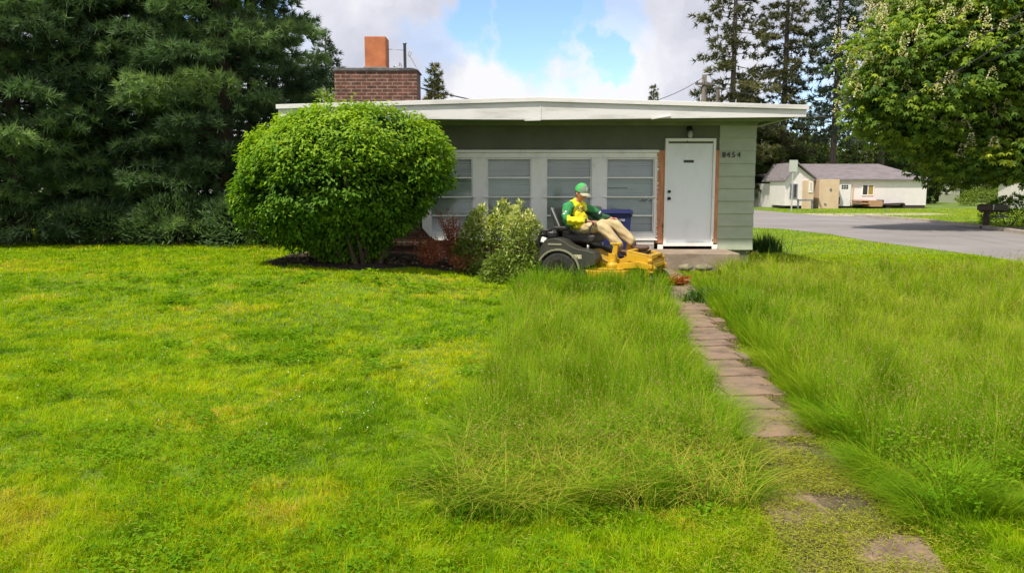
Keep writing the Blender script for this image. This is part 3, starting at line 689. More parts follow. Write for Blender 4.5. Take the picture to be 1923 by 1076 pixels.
def street_sign():
    p = G(1486, 397.5); o = thing('street_sign', 'thin pale pole with a square blank sign plate before the white cottage', 'sign', (p.x, p.y, 0))
    s = p.y/F; zt = P(1486, 301, p.y).z; zb = P(1486, 323, p.y).z
    b = MB(); b.tube([(p.x, p.y, -.1), (p.x, p.y, zt-.1)], .05, 8); b.build('pole', M('pole_metal', (.55, .55, .53), rough=.45, metal=.3), o)
    b = MB(); b.prism([(p.x-.28, zb), (p.x+.27, zb), (p.x+.27, zt), (p.x-.28, zt)], p.y-.07, p.y-.055); b.box((p.x-.2, p.y-.055, zb+.15), (p.x+.2, p.y-.04, zb+.19)); b.build('sign_plate', M('sign_back', (.50, .55, .47), (.44, .49, .42), rough=.5), o, bevel=.004)
street_sign()
def catenary(a, b, sag, n=24):
    a, b = Vector(a), Vector(b); return [a.lerp(b, i/n)-Vector((0, 0, sag*4*(i/n)*(1-i/n))) for i in range(n+1)]
MT['wire'] = M('cable', (.05, .05, .055), rough=.6)
MT['polewood'] = M('pole_wood', (.17, .15, .12), (.10, .09, .07), scale=4, rough=.9, stretch=(4, 4, .4))
def utility():
    Y = 44; pt = P(1323, 141, Y); o = thing('utility_pole', 'tall brown utility pole rising above the right end of the house roof', 'utility pole', (pt.x, Y, 0))
    b = MB(); b.tube([(pt.x, Y, -.2), (pt.x, Y, pt.z)], [.17, .13], 10); b.build('pole', MT['polewood'], o, smooth=True)
    b = MB(); b.box((pt.x-.5, Y-.16, pt.z-.55), (pt.x+.5, Y-.06, pt.z-.43))
    for s in (-.4, .4): b.lathe([(.04, 0), (.05, .05), (.03, .11)], (pt.x+s, Y-.11, pt.z-.43), 8)
    b.build('crossarm', MT['polewood'], o)
    q = P(1348, 166, 40); o2 = thing('service_post', 'short pale post beside the utility pole, above the roof edge', 'post', (q.x, 40, 0))
    b = MB(); b.tube([(q.x, 40, -.2), (q.x, 40, q.z)], .09, 8); b.lathe([(.12, 0), (.12, .06), (.02, .12)], (q.x, 40, q.z), 8); b.build('shaft', MT['polewood'], o2)
    def wire(pts, r, label, group='overhead wires'):
        b = MB(); b.tube(pts, r, 5); w = b.build('overhead_wire', MT['wire']); tag(w, label, 'wire', group)
    a = P(790, 166, 19.4); wire(catenary(a, pt-Vector((0, 0, .1)), 1.1), .016, 'thin sagging wire from beside the chimney to the utility pole')
    e = P(1925, 22, 20); wire(catenary(P(1525, 190, 52), e, .55), .018, 'topmost slanting wire across the flowering tree')
    wire(catenary(P(1500, 204, 52), P(1990, 8, 17), 1.3), .016, 'second slanting wire, just below the topmost one over the flowering tree')
    wire(catenary(P(1440, 222, 60), P(1960, 70, 24), .8), .016, 'lowest slanting wire crossing the flowering tree')
    wire(catenary(pt-Vector((0, 0, .3)), P(1500, 140, 60), 1.0), .02, 'wire looping from the utility pole into the tall firs')
utility()

# ============================================================ BINS
def bin_(label, x, y, z0, h, w, d, body, lid, number=None, rz=0, grp=None):
    o = thing('wheelie_bin', label, 'bin', (x, y, z0), (0, 0, rz), grp)
    b = MB(); t = .06
    bot = [(-w/2+t, -d/2+t, .06), (w/2-t, -d/2+t, .06), (w/2-t, d/2-.02, .06), (-w/2+t, d/2-.02, .06)]; top = [(-w/2, -d/2, h-.09), (w/2, -d/2, h-.09), (w/2, d/2, h-.09), (-w/2, d/2, h-.09)]
    b.add(bot+top, [(0, 3, 2, 1), (4, 5, 6, 7), (0, 1, 5, 4), (1, 2, 6, 5), (2, 3, 7, 6), (3, 0, 4, 7)])
    b.box((-w/2-.02, -d/2-.02, h-.13), (w/2+.02, d/2+.02, h-.088)); B_ = b.build('body', body, o, world=False, bevel=.02)
    b = MB(); b.prism([(-d/2-.04, h-.08), (d/2+.03, h-.08), (d/2+.03, h-.03), (.05, h), (-d/2+.02, h-.015), (-d/2-.04, h-.05)], -w/2-.025, w/2+.025, 'yz'); b.tube([(-w/2-.03, d/2+.06, h-.07), (w/2+.03, d/2+.06, h-.07)], .018, 8); b.build('lid', lid, o, world=False, bevel=.012)
    b = MB(); b.box((-.13, -d/2-.003, h-.37), (.11, -d/2+.025, h-.31)); b.build('grip_recess', MT['black'], o, world=False)
    for s in (-1, 1):
        b = MB(); b.lathe([(.03, -.03), (.12, -.03), (.125, 0), (.12, .03), (.03, .03)], (s*(w/2-.04), d/2-.02, .125), 18, 'x'); b.build('wheel', MT['black'], o, world=False, smooth=False)
    if number:
        text_on('number', number, .062, (.10, -d/2-.004, h-.20), (math.pi/2+.02, 0, 0), M('white_print', (.75, .75, .9), rough=.5), B_, .002, world=False)
    return o
p = P(1152, 393, 15.25)
bin_('dark blue wheeled bin with a small white number, in front of the right-hand window', p.x, 15.25, .0, p.z-.0, .60, .62, M('blue_plastic', (.022, .028, .13), (.017, .02, .10), rough=.45), M('blue_lid', (.018, .022, .10), (.012, .015, .07), rough=.4), '81708')
p = P(1098, 387, 15.6)
bin_('dark green wheeled bin almost hidden behind the man, left of the blue bin', p.x, 15.6, .0, p.z, .52, .6, M('green_plastic', (.03, .05, .035), (.02, .035, .025), rough=.5), M('green_lid', (.05, .065, .05), rough=.4), rz=.05)
# ============================================================ MOWER  (local: +x forward, +y its left, z up)
MP = G(1130, 539.5); MROT = R(-24)
MT['yellow'] = M('yellow_paint', (.60, .34, .015), (.40, .23, .02), scale=5, rough=.35, lo=.2, hi=.5, coat=.3)
MT['mgrey'] = M('dark_grey_body', (.045, .044, .032), (.028, .028, .02), scale=3, rough=.5)
MT['rubber'] = M('rubber', (.018, .017, .015), (.035, .032, .025), scale=10, rough=.85, bump=.3)
MT['vinyl'] = M('seat_vinyl', (.022, .019, .017), (.03, .026, .023), scale=5, rough=.55)
MT['steel'] = M('worn_steel', (.40, .39, .36), (.22, .2, .17), scale=8, rough=.4, metal=.7)
def mower():
    o = thing('riding_mower', 'yellow and dark grey riding mower with steering levers, standing in the tall grass', 'riding mower', (MP.x, MP.y, gz1(MP.x, MP.y)), (0, 0, MROT))
    kw = dict(world=False)
    def wheel(x, y, r, w, hub, seedn=0):
        b = MB(); n = 30
        b.lathe([(r*.58, -w/2), (r*.86, -w/2), (r*.97, -w*.40), (r, -w*.2), (r, w*.2), (r*.97, w*.40), (r*.86, w/2), (r*.58, w/2), (r*.58, -w/2)], (x, y, r), n, 'y')
        if r > .2:
            for k in range(22):
                a = 2*math.pi*k/22
                for s in (-1, 1):
                    aa = a+(.14 if s > 0 else 0); c = Vector((x+math.cos(aa)*(r+.004), y+s*w*.22, r+math.sin(aa)*(r+.004))); b.box(c-Vector((.018, w*.2, .014)), c+Vector((.018, w*.2, .014)), rot=(0, -aa, s*.3))
        W = b.build('wheel', MT['rubber'], o, **kw)
        b = MB(); b.lathe([(.02, -w*.42), (r*.2, -w*.42), (r*.25, -w*.3), (r*.5, -w*.3), (r*.60, -w*.47), (r*.60, w*.47), (r*.5, w*.3), (r*.2, w*.3), (r*.2, w*.45), (.02, w*.45)], (x, y, r), 24, 'y'); b.build('rim', hub, W, **kw)
    for s in (-1, 1): wheel(-.52, s*.50, .30, .24, MT['steel'])
    for s in (-1, 1):
        wheel(.86, s*.40, .145, .10, MT['mgrey'])
        b = MB()
        for q in (-1, 1): b.box((.83, s*.40+q*.064-.005, .13), (.90, s*.40+q*.064+.005, .31), rot=(0, -.2, 0))
        b.box((.815, s*.40-.072, .31), (.95, s*.40+.072, .335)); b.tube([(.88, s*.4, .33), (.88, s*.4, .47)], .03, 10); b.lathe([(.045, 0), (.045, .03), (.02, .045)], (.88, s*.4, .47), 12)
        b.build('caster_fork', MT['yellow'], o, bevel=.004, **kw)
    # frame rails and front deck with curved nose
    b = MB()
    for s in (-1, 1): b.box((-.78, s*.24-.025, .34), (.32, s*.24+.025, .41)); b.prism([(.32, .34), (.70, .37), (.93, .33), (.97, .38), (.93, .42), (.70, .47), (.32, .42)], s*.36-.03, s*.36+.03)
    b.box((.86, -.46, .375), (.93, .46, .43)); b.box((.30, -.36, .35), (.36, .36, .41)); b.box((-.78, -.33, .335), (-.72, .33, .405))
    b.build('frame', MT['yellow'], o, bevel=.006, **kw)
    b = MB(); b.prism([(-.16, .43), (.24, .395), (.62, .44), (.93, .40), (.90, .47), (.66, .56), (.56, .56), (.24, .43), (-.12, .60), (-.20, .60)], -.29, .29)
    b.build('floor_pan', MT['yellow'], o, bevel=.008, **kw)
    # mowing deck, below the pan
    b = MB(); prof = [(-.28, -.46), (-.10, -.60), (.25, -.62), (.52, -.50), (.58, -.2), (.58, .2), (.52, .50), (.25, .62), (-.10, .60), (-.28, .46)]
    b.prism(prof, .17, .33, 'xy'); b.prism([(u*.86+.02, v*.86) for u, v in prof], .331, .36, 'xy')
    for (x, y) in ((.28, -.34), (.36, .02), (.1, .36)): b.lathe([(.1, 0), (.1, .05), (.06, .08), (.06, .12)], (x, y, .361), 14)
    b.build('cutting_deck', MT['yellow'], o, bevel=.012, **kw)
    b = MB(); b.prism([(.25, .40), (.35, .40), (.39, .70), (.32, .70)], .31, .37); b.build('front_post', MT['yellow'], o, bevel=.006, **kw)
    b = MB()
    b.prism([(.23, .40), (.33, .40), (.37, .72), (.30, .72)], -.37, -.31)
    b.box((.245, -.38, .715), (.42, -.30, .745)); b.box((.22, -.385, .31), (.33, -.371, .58))
    b.build('front_post', MT['yellow'], o, bevel=.006, **kw)
    # foot rest: raised open tread plate
    b = MB(); x0, x1, z0, z1 = .50, .86, .53, .585
    def tp(x, z0_=0): return .60-(x-.5)*.18+z0_
    for (xa, xb, ya, yb) in ((.50, .56, -.34, .34), (.82, .90, -.34, .34), (.56, .82, -.34, -.27), (.56, .82, .27, .34)):
        b.prism([(xa, tp(xa)), (xb, tp(xb)), (xb, tp(xb)+.035), (xa, tp(xa)+.035)], ya, yb)
    b.prism([(.5, .47), (.9, .43), (.9, tp(.9)-.002), (.5, tp(.5)-.002)], -.345, -.325); b.prism([(.5, .47), (.9, .43), (.9, tp(.9)-.002), (.5, tp(.5)-.002)], .325, .345)
    b.build('foot_rest', MT['yellow'], o, bevel=.006, **kw)
    b = MB(); b.box((.57, -.26, .53), (.81, .26, .545), rot=(0, .18, 0)); 
    for i in range(5): b.box((.585+i*.045, -.25, .548), (.60+i*.045, .25, .562), rot=(0, .18, 0))
    b.build('tread_pad', MT['mgrey'], o, **kw)
    # bodywork: side pods with fender arches
    for s in (-1, 1):
        arc = [(-.52+.36*math.cos(t), .30+.34*math.sin(t)) for t in np.linspace(.18, 2.7, 12)]
        prof = [(-.14, .35), (-.03, .37), (.07, .42), (.10, .51), (.05, .60), (-.08, .635), (-.22, .65), (-.34, .70), (-.46, .78), (-.60, .81), (-.76, .77), (-.84, .64), (-.86, .46)]+list(reversed(arc))
        b = MB(); b.prism(prof, min(s*.30, s*.60), max(s*.30, s*.60)); b.build('side_pod', MT['mgrey'], o, bevel=.03, **kw)
        b = MB(); ar = [(-.52+.365*math.cos(t), .30+.345*math.sin(t)) for t in np.linspace(.10, 2.7, 14)]; ar2 = [(-.52+.335*math.cos(t), .30+.315*math.sin(t)) for t in np.linspace(.10, 2.7, 14)]
        b.prism(ar+list(reversed(ar2)), min(s*.601, s*.635), max(s*.601, s*.635)); b.box((-.70, min(s*.601, s*.61), .695), (-.47, max(s*.601, s*.61), .725)); b.build('fender_trim', M('olive_trim', (.23, .23, .15), rough=.5) if s < 0 else bpy.data.materials['olive_trim'], o, bevel=.004, **kw)
    b = MB(); b.box((-.20, -.55, .16), (-.04, -.42, .345)); b.lathe([(.07, -.05), (.07, .05)], (-.12, -.58, .27), 14, 'y')
    b.build('drive_unit', MT['black'], o, bevel=.004, **kw)
    for s in (-1,):
        b = MB(); b.box((-.30, -.606, .50), (-.14, -.6015, .56)); b.build('warning_label', M('label_cream', (.60, .55, .35), (.10, .09, .07), scale=60, rough=.5, lo=.45, hi=.5), o, **kw)
        b = MB(); b.tube([(-.02, -.30, .46), (.06, -.34, .52), (.16, -.33, .44), (.26, -.30, .40)], .012, 6); b.build('hydraulic_hose', MT['black'], o, smooth=True, **kw)
    # engine and rear guard
    b = MB(); b.box((-1.0, -.26, .46), (-.66, .26, .78)); b.lathe([(.17, 0), (.17, .08), (.13, .13), (.05, .14)], (-.84, 0, .78), 20); b.tube([(-.86, -.27, .74), (-.98, -.30, .70), (-1.04, -.2, .66)], .04, 10); b.build('engine', MT['black'], o, bevel=.02, **kw)
    b = MB()
    for s in (-1, 1): b.tube([(-.88, s*.33, .44), (-.98, s*.33, .74), (-.92, s*.33, .90), (-.74, s*.33, .92)], .024, 8)
    b.tube([(-.955, -.33, .82), (-.955, .33, .82)], .024, 8); b.tube([(-.91, -.33, .90), (-.91, .33, .90)], .02, 8)
    b.build('rear_guard', MT['black'], o, smooth=True, **kw)
    b = MB(); b.box((-.90, -.40, .72), (-.82, -.345, .80), rot=(0, .3, 0)); b.build('reflector', MT['trim_white'], o, bevel=.006, **kw)
    # seat
    b = MB(); b.prism([(-.62, .72), (-.06, .72), (-.02, .78), (-.06, .86), (-.20, .85), (-.45, .84), (-.60, .90)], -.25, .25); b.build('seat', MT['vinyl'], o, bevel=.04, **kw)
    b = MB(); b.prism([(-.58, .88), (-.70, .90), (-.80, 1.14), (-.80, 1.26), (-.74, 1.28), (-.68, 1.16)], -.25, .25); b.build('backrest', MT['vinyl'], o, bevel=.04, **kw)
    b = MB(); b.prism([(-.605, .92), (-.62, .92), (-.79, 1.27), (-.765, 1.27)], -.262, -.252); b.build('backrest_edge', M('edge_grey', (.35, .38, .38), rough=.5), o, **kw)
    for s in (-1, 1):
        b = MB(); b.prism([(-.74, .93), (-.46, .93), (-.44, .98), (-.70, .98)], min(s*.27, s*.34), max(s*.27, s*.34)); b.build('arm_rest', MT['vinyl'], o, bevel=.015, **kw)
    # steering levers
    for s in (-1, 1):
        hx = -.05 if s < 0 else .13; hz = 1.03 if s < 0 else 1.06
        b = MB(); b.tube([(-.12, s*.36, .62), (-.13, s*.36, .80), (hx-.03, s*.35, hz-.04), (hx, s*.33, hz), (hx+.0, s*.20, hz+.005)], [.014, .014, .013, .013, .013], 8); L_ = b.build('steering_lever', MT['black'], o, smooth=True, **kw)
        b = MB(); b.tube([(hx, s*.325, hz+.0), (hx, s*.18, hz+.005)], .020, 10); b.build('grip', MT['vinyl'], L_, smooth=True, **kw)
        b = MB(); b.tube([(-.12, s*.36, .60), (-.12, s*.36, .70)], .022, 8); b.build('lever_boot', MT['steel'], o, smooth=True, **kw)
    return o
MOWER = mower()

# ============================================================ THE MAN (same local frame as the mower)
def skin(joints, edges, sub=2, root=0, smooth=1.0):
    names = list(joints); me = bpy.data.meshes.new('sk'); me.from_pydata([joints[n][:3] for n in names], [(names.index(a), names.index(b)) for a, b in edges], [])
    o = bpy.data.objects.new('sk', me); C.objects.link(o); md = o.modifiers.new('s', 'SKIN'); md.branch_smoothing = smooth; md.use_smooth_shade = True
    for i, n in enumerate(names):
        j = joints[n]; v = me.skin_vertices[0].data[i]; v.radius = (j[3], j[4] if len(j) > 4 else j[3]); v.use_root = i == root
    sb = o.modifiers.new('b', 'SUBSURF'); sb.levels = sub; sb.render_levels = sub
    bpy.context.view_layer.update(); dg = bpy.context.evaluated_depsgraph_get(); r = bpy.data.meshes.new_from_object(o.evaluated_get(dg))
    V = [tuple(v.co) for v in r.vertices]; Fc = [tuple(p.vertices) for p in r.polygons]
    bpy.data.objects.remove(o); bpy.data.meshes.remove(me); bpy.data.meshes.remove(r); return V, Fc
def chain(E): return [(E[i], E[i+1]) for i in range(len(E)-1)]
def person():
    o = thing('person', 'man in green cap, green and yellow jersey and khaki trousers riding the mower', 'person', tuple(wm(MOWER).to_translation()), (0, 0, MROT))
    kw = dict(world=False)
    sk = M('skin', (.56, .23, .155), (.47, .18, .12), scale=14, rough=.55, lo=.3, hi=.7)
    # joint positions
    hip = Vector((-.40, 0, .93)); J = {}
    tw = R(-22); rx = lambda v: Vector((v[0]*math.cos(tw)-v[1]*math.sin(tw), v[0]*math.sin(tw)+v[1]*math.cos(tw), v[2]))
    T = lambda x, y, z: tuple(Vector((-.47, 0, 0))+rx((x, y, z)))
    sR, sL = T(.02, -.205, 1.30), T(0.04, .205, 1.30); neck = T(.05, 0, 1.38); headc = Vector(T(.135, 0, 1.505))
    eR, eL = (-.47, -.40, 1.07), (-.16, .37, 1.10); hR, hL = (-.12, -.315, 1.075), (.065, .315, 1.10)
    kR, kL = (.04, -.16, .99), (.16, .16, 1.01); aR, aL = (.36, -.17, .66), (.47, .17, .70)
    # -- body: torso, limbs, neck and both hands, fused to one continuous surface
    j = {'p': (*hip, .13, .11), 'w': (*T(-.01, 0, 1.08), .12, .10), 'c': (*T(.02, 0, 1.24), .14, .11), 'n0': (*neck, .060), 'n1': (*(headc-Vector((.02, 0, .07))), .052),
         'sR': (*sR, .058), 'eR': (*eR, .040), 'wR': (*Vector(eR).lerp(Vector(hR), .80), .026), 'sL': (*sL, .058), 'eL': (*eL, .040), 'wL': (*Vector(eL).lerp(Vector(hL), .80), .026),
         'hR': (-.34, -.10, .92, .085), 'kR': (*kR, .055), 'aR': (*aR, .038), 'hL': (-.34, .10, .92, .085), 'kL': (*kL, .055), 'aL': (*aL, .038)}
    e = chain(['p', 'w', 'c', 'n0', 'n1'])+chain(['c', 'sR', 'eR', 'wR'])+chain(['c', 'sL', 'eL', 'wL'])+chain(['p', 'hR', 'kR', 'aR'])+chain(['p', 'hL', 'kL', 'aL'])
    V, Fc = skin(j, e, 2)
    B = MB(); B.add(V, Fc)
    def hand(side, el, wr, grip):
        """palm and five fingers closing round the grip (axis along y)"""
        el, wr, g = Vector(el), Vector(wr), Vector(grip); f = (wr-el).normalized(); s = side
        pal = g+Vector((-.045, s*.01, .028)); k = {'w': (*wr, .025), 'p': (*pal, .030, .019)}; B.add(*skin(k, [('w', 'p')], 2))
        yy = [-.034, -.012, .011, .032]; lens = [.9, 1.0, .96, .78]; rr_ = [.0098, .0102, .0098, .0085]
        for i in range(4):
            y = g.y+yy[i]*s*-1; L_ = lens[i]; k0 = Vector((pal.x+.005, pal.y+yy[i]*s*-.6, pal.z+.004)); k1 = Vector((g.x-.004, y, g.z+.035)); k2 = Vector((g.x+.030*L_, y, g.z+.016)); k3 = Vector((g.x+.026*L_, y, g.z-.016)); k4 = Vector((g.x+.004, y, g.z-.028))
            r0 = rr_[i]; B.add(*skin({'a': (*k0, r0*1.2), 'b': (*k1, r0*1.15), 'c': (*k2, r0), 'd': (*k3, r0*.92), 'e': (*k4, r0*.8)}, chain('abcde'), 1))
        t0 = pal+Vector((-.005, -s*.026, -.008)); B.add(*skin({'a': (*t0, .014), 'b': (*(t0+Vector((.022, -s*.016, -.018))), .012), 'c': (*(t0+Vector((.048, -s*.010, -.030))), .0105), 'd': (*(t0+Vector((.064, s*.004, -.030))), .009)}, chain('abcd'), 1))
    gR, gL = (-.05, -.285, 1.032), (.13, .285, 1.062)
    hand(-1, eR, j['wR'][:3], gR); hand(1, eL, j['wL'][:3], gL)
    # -- head
    yaw, pit = tw+R(-8), R(24)
    HM = Matrix.Translation(headc) @ Matrix.Scale(1.09, 4) @ Euler((0, 0, yaw)).to_matrix().to_4x4() @ Euler((0, pit, 0)).to_matrix().to_4x4()
    nu, nv = 40, 30; hv = []; hf = []
    for a in range(nv+1):
        ph = math.pi*a/nv
        for b_ in range(nu):
            t = 2*math.pi*b_/nu; d = Vector((math.sin(ph)*math.cos(t), math.sin(ph)*math.sin(t), math.cos(ph)))
            x, y, z = d.x*.098, d.y*.077, d.z*.120
            if z < 0: y *= 1-.34*(-d.z)**1.5; x *= 1-.12*(-d.z)**2
            if x < 0 and z < 0: x *= 1-.25*(-d.z)
            G_ = lambda yy, zz, sy, sz: math.exp(-(y-yy)**2/(2*sy*sy)-(z-zz)**2/(2*sz*sz)) if d.x > 0 else 0
            x += .026*G_(0, -.022, .010, .016)+.012*G_(0, .002, .008, .018)+.007*G_(0, .022, .045, .008)-.010*(G_(.032, .004, .013, .010)+G_(-.032, .004, .013, .010))
            x += .008*G_(0, -.056, .020, .006)+.007*G_(0, -.070, .018, .006)-.004*G_(0, -.063, .022, .0035)+.012*G_(0, -.098, .024, .016)+.004*(G_(.042, -.025, .016, .014)+G_(-.042, -.025, .016, .014))
            hv.append(HM @ Vector((x, y, z)))
    for a in range(nv):
        for b_ in range(nu): hf.append((a*nu+b_, (a+1)*nu+b_, (a+1)*nu+(b_+1) % nu, a*nu+(b_+1) % nu))
    B.add(hv, hf)
    for s in (-1, 1):
        q = MB(); q.ell((-.008, s*.080, -.012), (.020, .010, .032), 12, 8, fn=lambda d: 1-.25*(abs(d.y) < .5)*(d.x**2+d.z**2 < .5), rot=(0, -.15, s*.3)); B.add([HM @ Vector(v) for v in q.v], q.f)
    body = B.build('body', sk, o, smooth=True, **kw)
    rm = body.modifiers.new('fuse', 'REMESH'); rm.mode = 'VOXEL'; rm.voxel_size = .0055; rm.use_smooth_shade = True
    sm = body.modifiers.new('soft', 'SMOOTH'); sm.factor = .5; sm.iterations = 2
    for s in (-1, 1):
        b = MB(); b.add(*(lambda q: ([HM @ Vector(v) for v in q.v], q.f))(MB().ell((.083, s*.031, .003), (.011, .015, .008), 10, 6)))
        b.build('eye', bpy.data.materials.get('eye_dark') or M('eye_dark', (.05, .035, .03), (.35, .32, .3), scale=60, rough=.2), o, smooth=True, **kw)
    q = MB(); q.ell((-.012, 0, .012), (.096, .084, .105), 24, 14); keep = [f for f in q.f if sum(q.v[i][2] for i in f)/4 > -.062 and sum(q.v[i][0] for i in f)/4 < .01-.3*0+(.02 if sum(q.v[i][2] for i in f)/4 > .02 else -.03)]
    hb = MB(); hb.add([HM @ Vector(v) for v in q.v], keep); hb.build('hair', M('brown_hair', (.07, .045, .03), rough=.8), o, smooth=True, **kw)
    # -- cap
    g1 = M('cap_green', (.06, .42, .10), (.04, .33, .08), scale=9, rough=.75); g2 = M('cap_grey_green', (.20, .27, .19), (.16, .22, .15), scale=9, rough=.75); g3 = M('cap_brim', (.44, .42, .28), (.36, .35, .22), scale=9, rough=.75)
    q = MB(); q.ell((-.006, 0, .030), (.116, .096, .118), 32, 16); cp = MB(); cp.v = [HM @ Vector(v) for v in q.v]
    for f in q.f:
        c_ = [sum(q.v[i][k] for i in f)/4 for k in range(3)]
        if c_[2] > .036: cp.f.append(f); cp.m.append(1 if c_[0] > .030 else 0)
    cp.cur = 2
    vs = []; n = 15
    for lay in (0, 1):
        for ring_ in (0, 1):
            for i in range(n):
                a = -1.05+2.1*i/(n-1); R0 = .092; ext = ring_*(.078*math.cos(a*.85)**.6)
                x = .004+(.104)*math.cos(a)+ext; y = (.094)*math.sin(a); z = .046-.10*y*y/.01*.35-ring_*.012-lay*.005; vs.append(HM @ Vector((x, y, z)))
    fs = [(i, i+1, n+i+1, n+i) for i in range(n-1)]+[(2*n+i, 3*n+i, 3*n+i+1, 2*n+i+1) for i in range(n-1)]+[(n+i, n+i+1, 3*n+i+1, 3*n+i) for i in range(n-1)]
    cp.add(vs, fs); cap = cp.build('cap', [g1, g2, g3], o, smooth=True, **kw)
    em = MB(); vs = []
    for u, v in ((-.016, -.020), (.016, -.020), (.019, .0), (.016, .022), (-.016, .022), (-.019, 0)):
        y = u; z = .090+v; x = -.006+.1175*math.sqrt(max(0, 1-(y/.0965)**2-((z-.03)/.1195)**2)); vs.append(HM @ Vector((x, y, z)))
    em.add(vs, [(0, 1, 2, 3, 4, 5)]); em.build('emblem', M('emblem_white', (.8, .85, .78), rough=.7), cap, **kw)
    q2 = MB(); vs = []
    for u, v in ((-.006, -.010), (.007, -.010), (.009, .010), (-.006, .012)):
        y = u; z = .090+v; x = -.006+.119*math.sqrt(max(0, 1-(y/.0975)**2-((z-.03)/.1205)**2)); vs.append(HM @ Vector((x, y, z)))
    q2.add(vs, [(0, 1, 2, 3)]); q2.build('emblem_mark', g2, cap, **kw)
    # -- jersey
    jj = {'p': (*(hip+Vector((-.03, 0, -.02))), .215, .215), 'w': (*T(.04, 0, 1.06), .225, .215), 'v': (*T(.03, 0, 1.17), .215, .185), 'c': (*T(.01, 0, 1.28), .165, .14), 'n0': (*T(.03, 0, 1.375), .115, .095), 'n1': (*T(.055, 0, 1.425), .078, .072),
          'sR': (*(Vector(sR)+Vector((0,0,.005))), .105), 'mR': (*(Vector(sR).lerp(Vector(eR), .5)+Vector((0, -.01, 0))), .090), 'eR': (*eR, .080), 'fR': (*Vector(eR).lerp(Vector(hR), .45), .068), 'wR': (*Vector(eR).lerp(Vector(hR), .86), .042),
          'sL': (*(Vector(sL)+Vector((0,0,.005))), .105), 'mL': (*Vector(sL).lerp(Vector(eL), .5), .088), 'eL': (*eL, .078), 'fL': (*Vector(eL).lerp(Vector(hL), .45), .064), 'wL': (*Vector(eL).lerp(Vector(hL), .88), .040)}
    V, Fc = skin(jj, chain(['p', 'w', 'v', 'c', 'n0', 'n1'])+chain(['c', 'sR', 'mR', 'eR', 'fR', 'wR'])+chain(['c', 'sL', 'mL', 'eL', 'fL', 'wL']), 3)
    gm = M('jersey_green', (.035, .26, .075), (.02, .18, .05), scale=4, rough=.8, bump=.2, bscale=10); gd = M('jersey_dark_green', (.018, .085, .035), (.012, .06, .026), scale=4, rough=.8); ym = M('jersey_yellow', (.82, .74, .01), (.70, .60, .01), scale=4, rough=.8, bump=.2, bscale=10)
    sh = MB(); sh.v = [Vector(v) for v in V]
    for i, v in enumerate(sh.v):   # loose folds
        v = Vector(v); k = .010*math.sin(v.z*55+v.x*18+2*math.sin(v.y*20))+.008*math.sin(v.x*70-v.z*30); d = (v-Vector(T(0, 0, 1.15))); d.z *= .2; d.normalize(); sh.v[i] = v+d*k*.8
    itw = Matrix.Rotation(-tw, 3, 'Z')
    def loc(v): return itw @ (Vector(v)-Vector((-.47, 0, 0)))
    for f in Fc:
        c_ = sum((sh.v[i] for i in f), Vector())/len(f); l = loc(c_); m = 0
        fr = (c_-Vector(eR)).dot((Vector(hR)-Vector(eR)).normalized()); dR = ((c_-Vector(eR))-(Vector(hR)-Vector(eR)).normalized()*fr).length
        if fr > .015 and dR < .095 and l.y < -.1: m = 1
        elif abs(l.y) < .165-.35*max(0, l.z-1.30) and l.x > -.02 and l.z > .95: m = 1 if abs(l.y) < .152-.35*max(0, l.z-1.30) else 2
        elif l.z < 1.12 and abs(l.y) < .17 and l.x > -.0: m = 1
        if l.z > 1.425: m = 2
        if l.y > .16: m = 0 if l.z > 1.2 else 2
        sh.f.append(f); sh.m.append(m)
    jersey = sh.build('jersey', [gm, ym, gd], o, smooth=True, **kw)
    bv = BVHTree.FromPolygons([tuple(v) for v in sh.v], Fc)
    fw = rx((1, 0, 0)); lt = rx((0, 1, 0))
    def patch(poly, name, mat, n=1, off=.004):
        """a small printed shape laid on the chest; poly in (sideways, up)"""
        vs = []
        for (u, z) in poly:
            org = Vector((-.47, 0, z))+lt*u+fw*.8; h = bv.ray_cast(org, -fw)
            vs.append((h[0]+fw*off) if h[0] else org-fw*.6)
        return vs
    pr = MB(); wh = MB()
    for i in range(8):   # dark lettering too blurred to read, with pale printed marks
        u0 = .105-i*.0265; zc = 1.245+.006*math.sin(i)
        for (a, c_, b_, d) in ((0, .0, .008, .072), (.008, .0, .021, .016), (.008, .03, .021, .044), (.008, .058, .021, .072)) if i % 2 else ((0, .0, .008, .072), (.014, .0, .021, .072), (.008, .056, .014, .072), (.008, .012, .014, .030)):
            pr.add(patch([(u0-a, zc-.036+c_), (u0-b_, zc-.036+c_), (u0-b_, zc-.036+d), (u0-a, zc-.036+d)], '', None), [(0, 1, 2, 3)])
    for (u, z, w, h) in ((.115, 1.262, .020, .045), (-.035, 1.272, .026, .02), (-.075, 1.265, .03, .022), (.09, 1.278, .02, .012)):
        wh.add(patch([(u, z-h/2), (u-w, z-h/2), (u-w, z+h/2), (u, z+h/2)], '', None, off=.0065), [(0, 1, 2, 3)]); wh.build('lettering_pale_mark', bpy.data.materials.get('lettering_pale') or M('lettering_pale', (.62, .62, .42), rough=.8), jersey, **kw); wh = MB()
    pr.build('chest_lettering', M('lettering_dark', (.06, .055, .03), rough=.8), jersey, **kw)
    # sleeve marks
    def stripe(p, w, h, axis):
        m = MB(); vs = []
        for (u, z) in ((-w, -h), (w, -h), (w, h), (-w, h)):
            tgt = Vector(p)+Vector(axis)*u+Vector((0, 0, z)); org = tgt+Vector((0, -.4, 0)) ; hh = bv.ray_cast(org, Vector((0, 1, 0))); vs.append(hh[0]+Vector((0, -.004, 0)) if hh[0] else tgt)
        m.add(vs, [(0, 1, 2, 3)]); return m
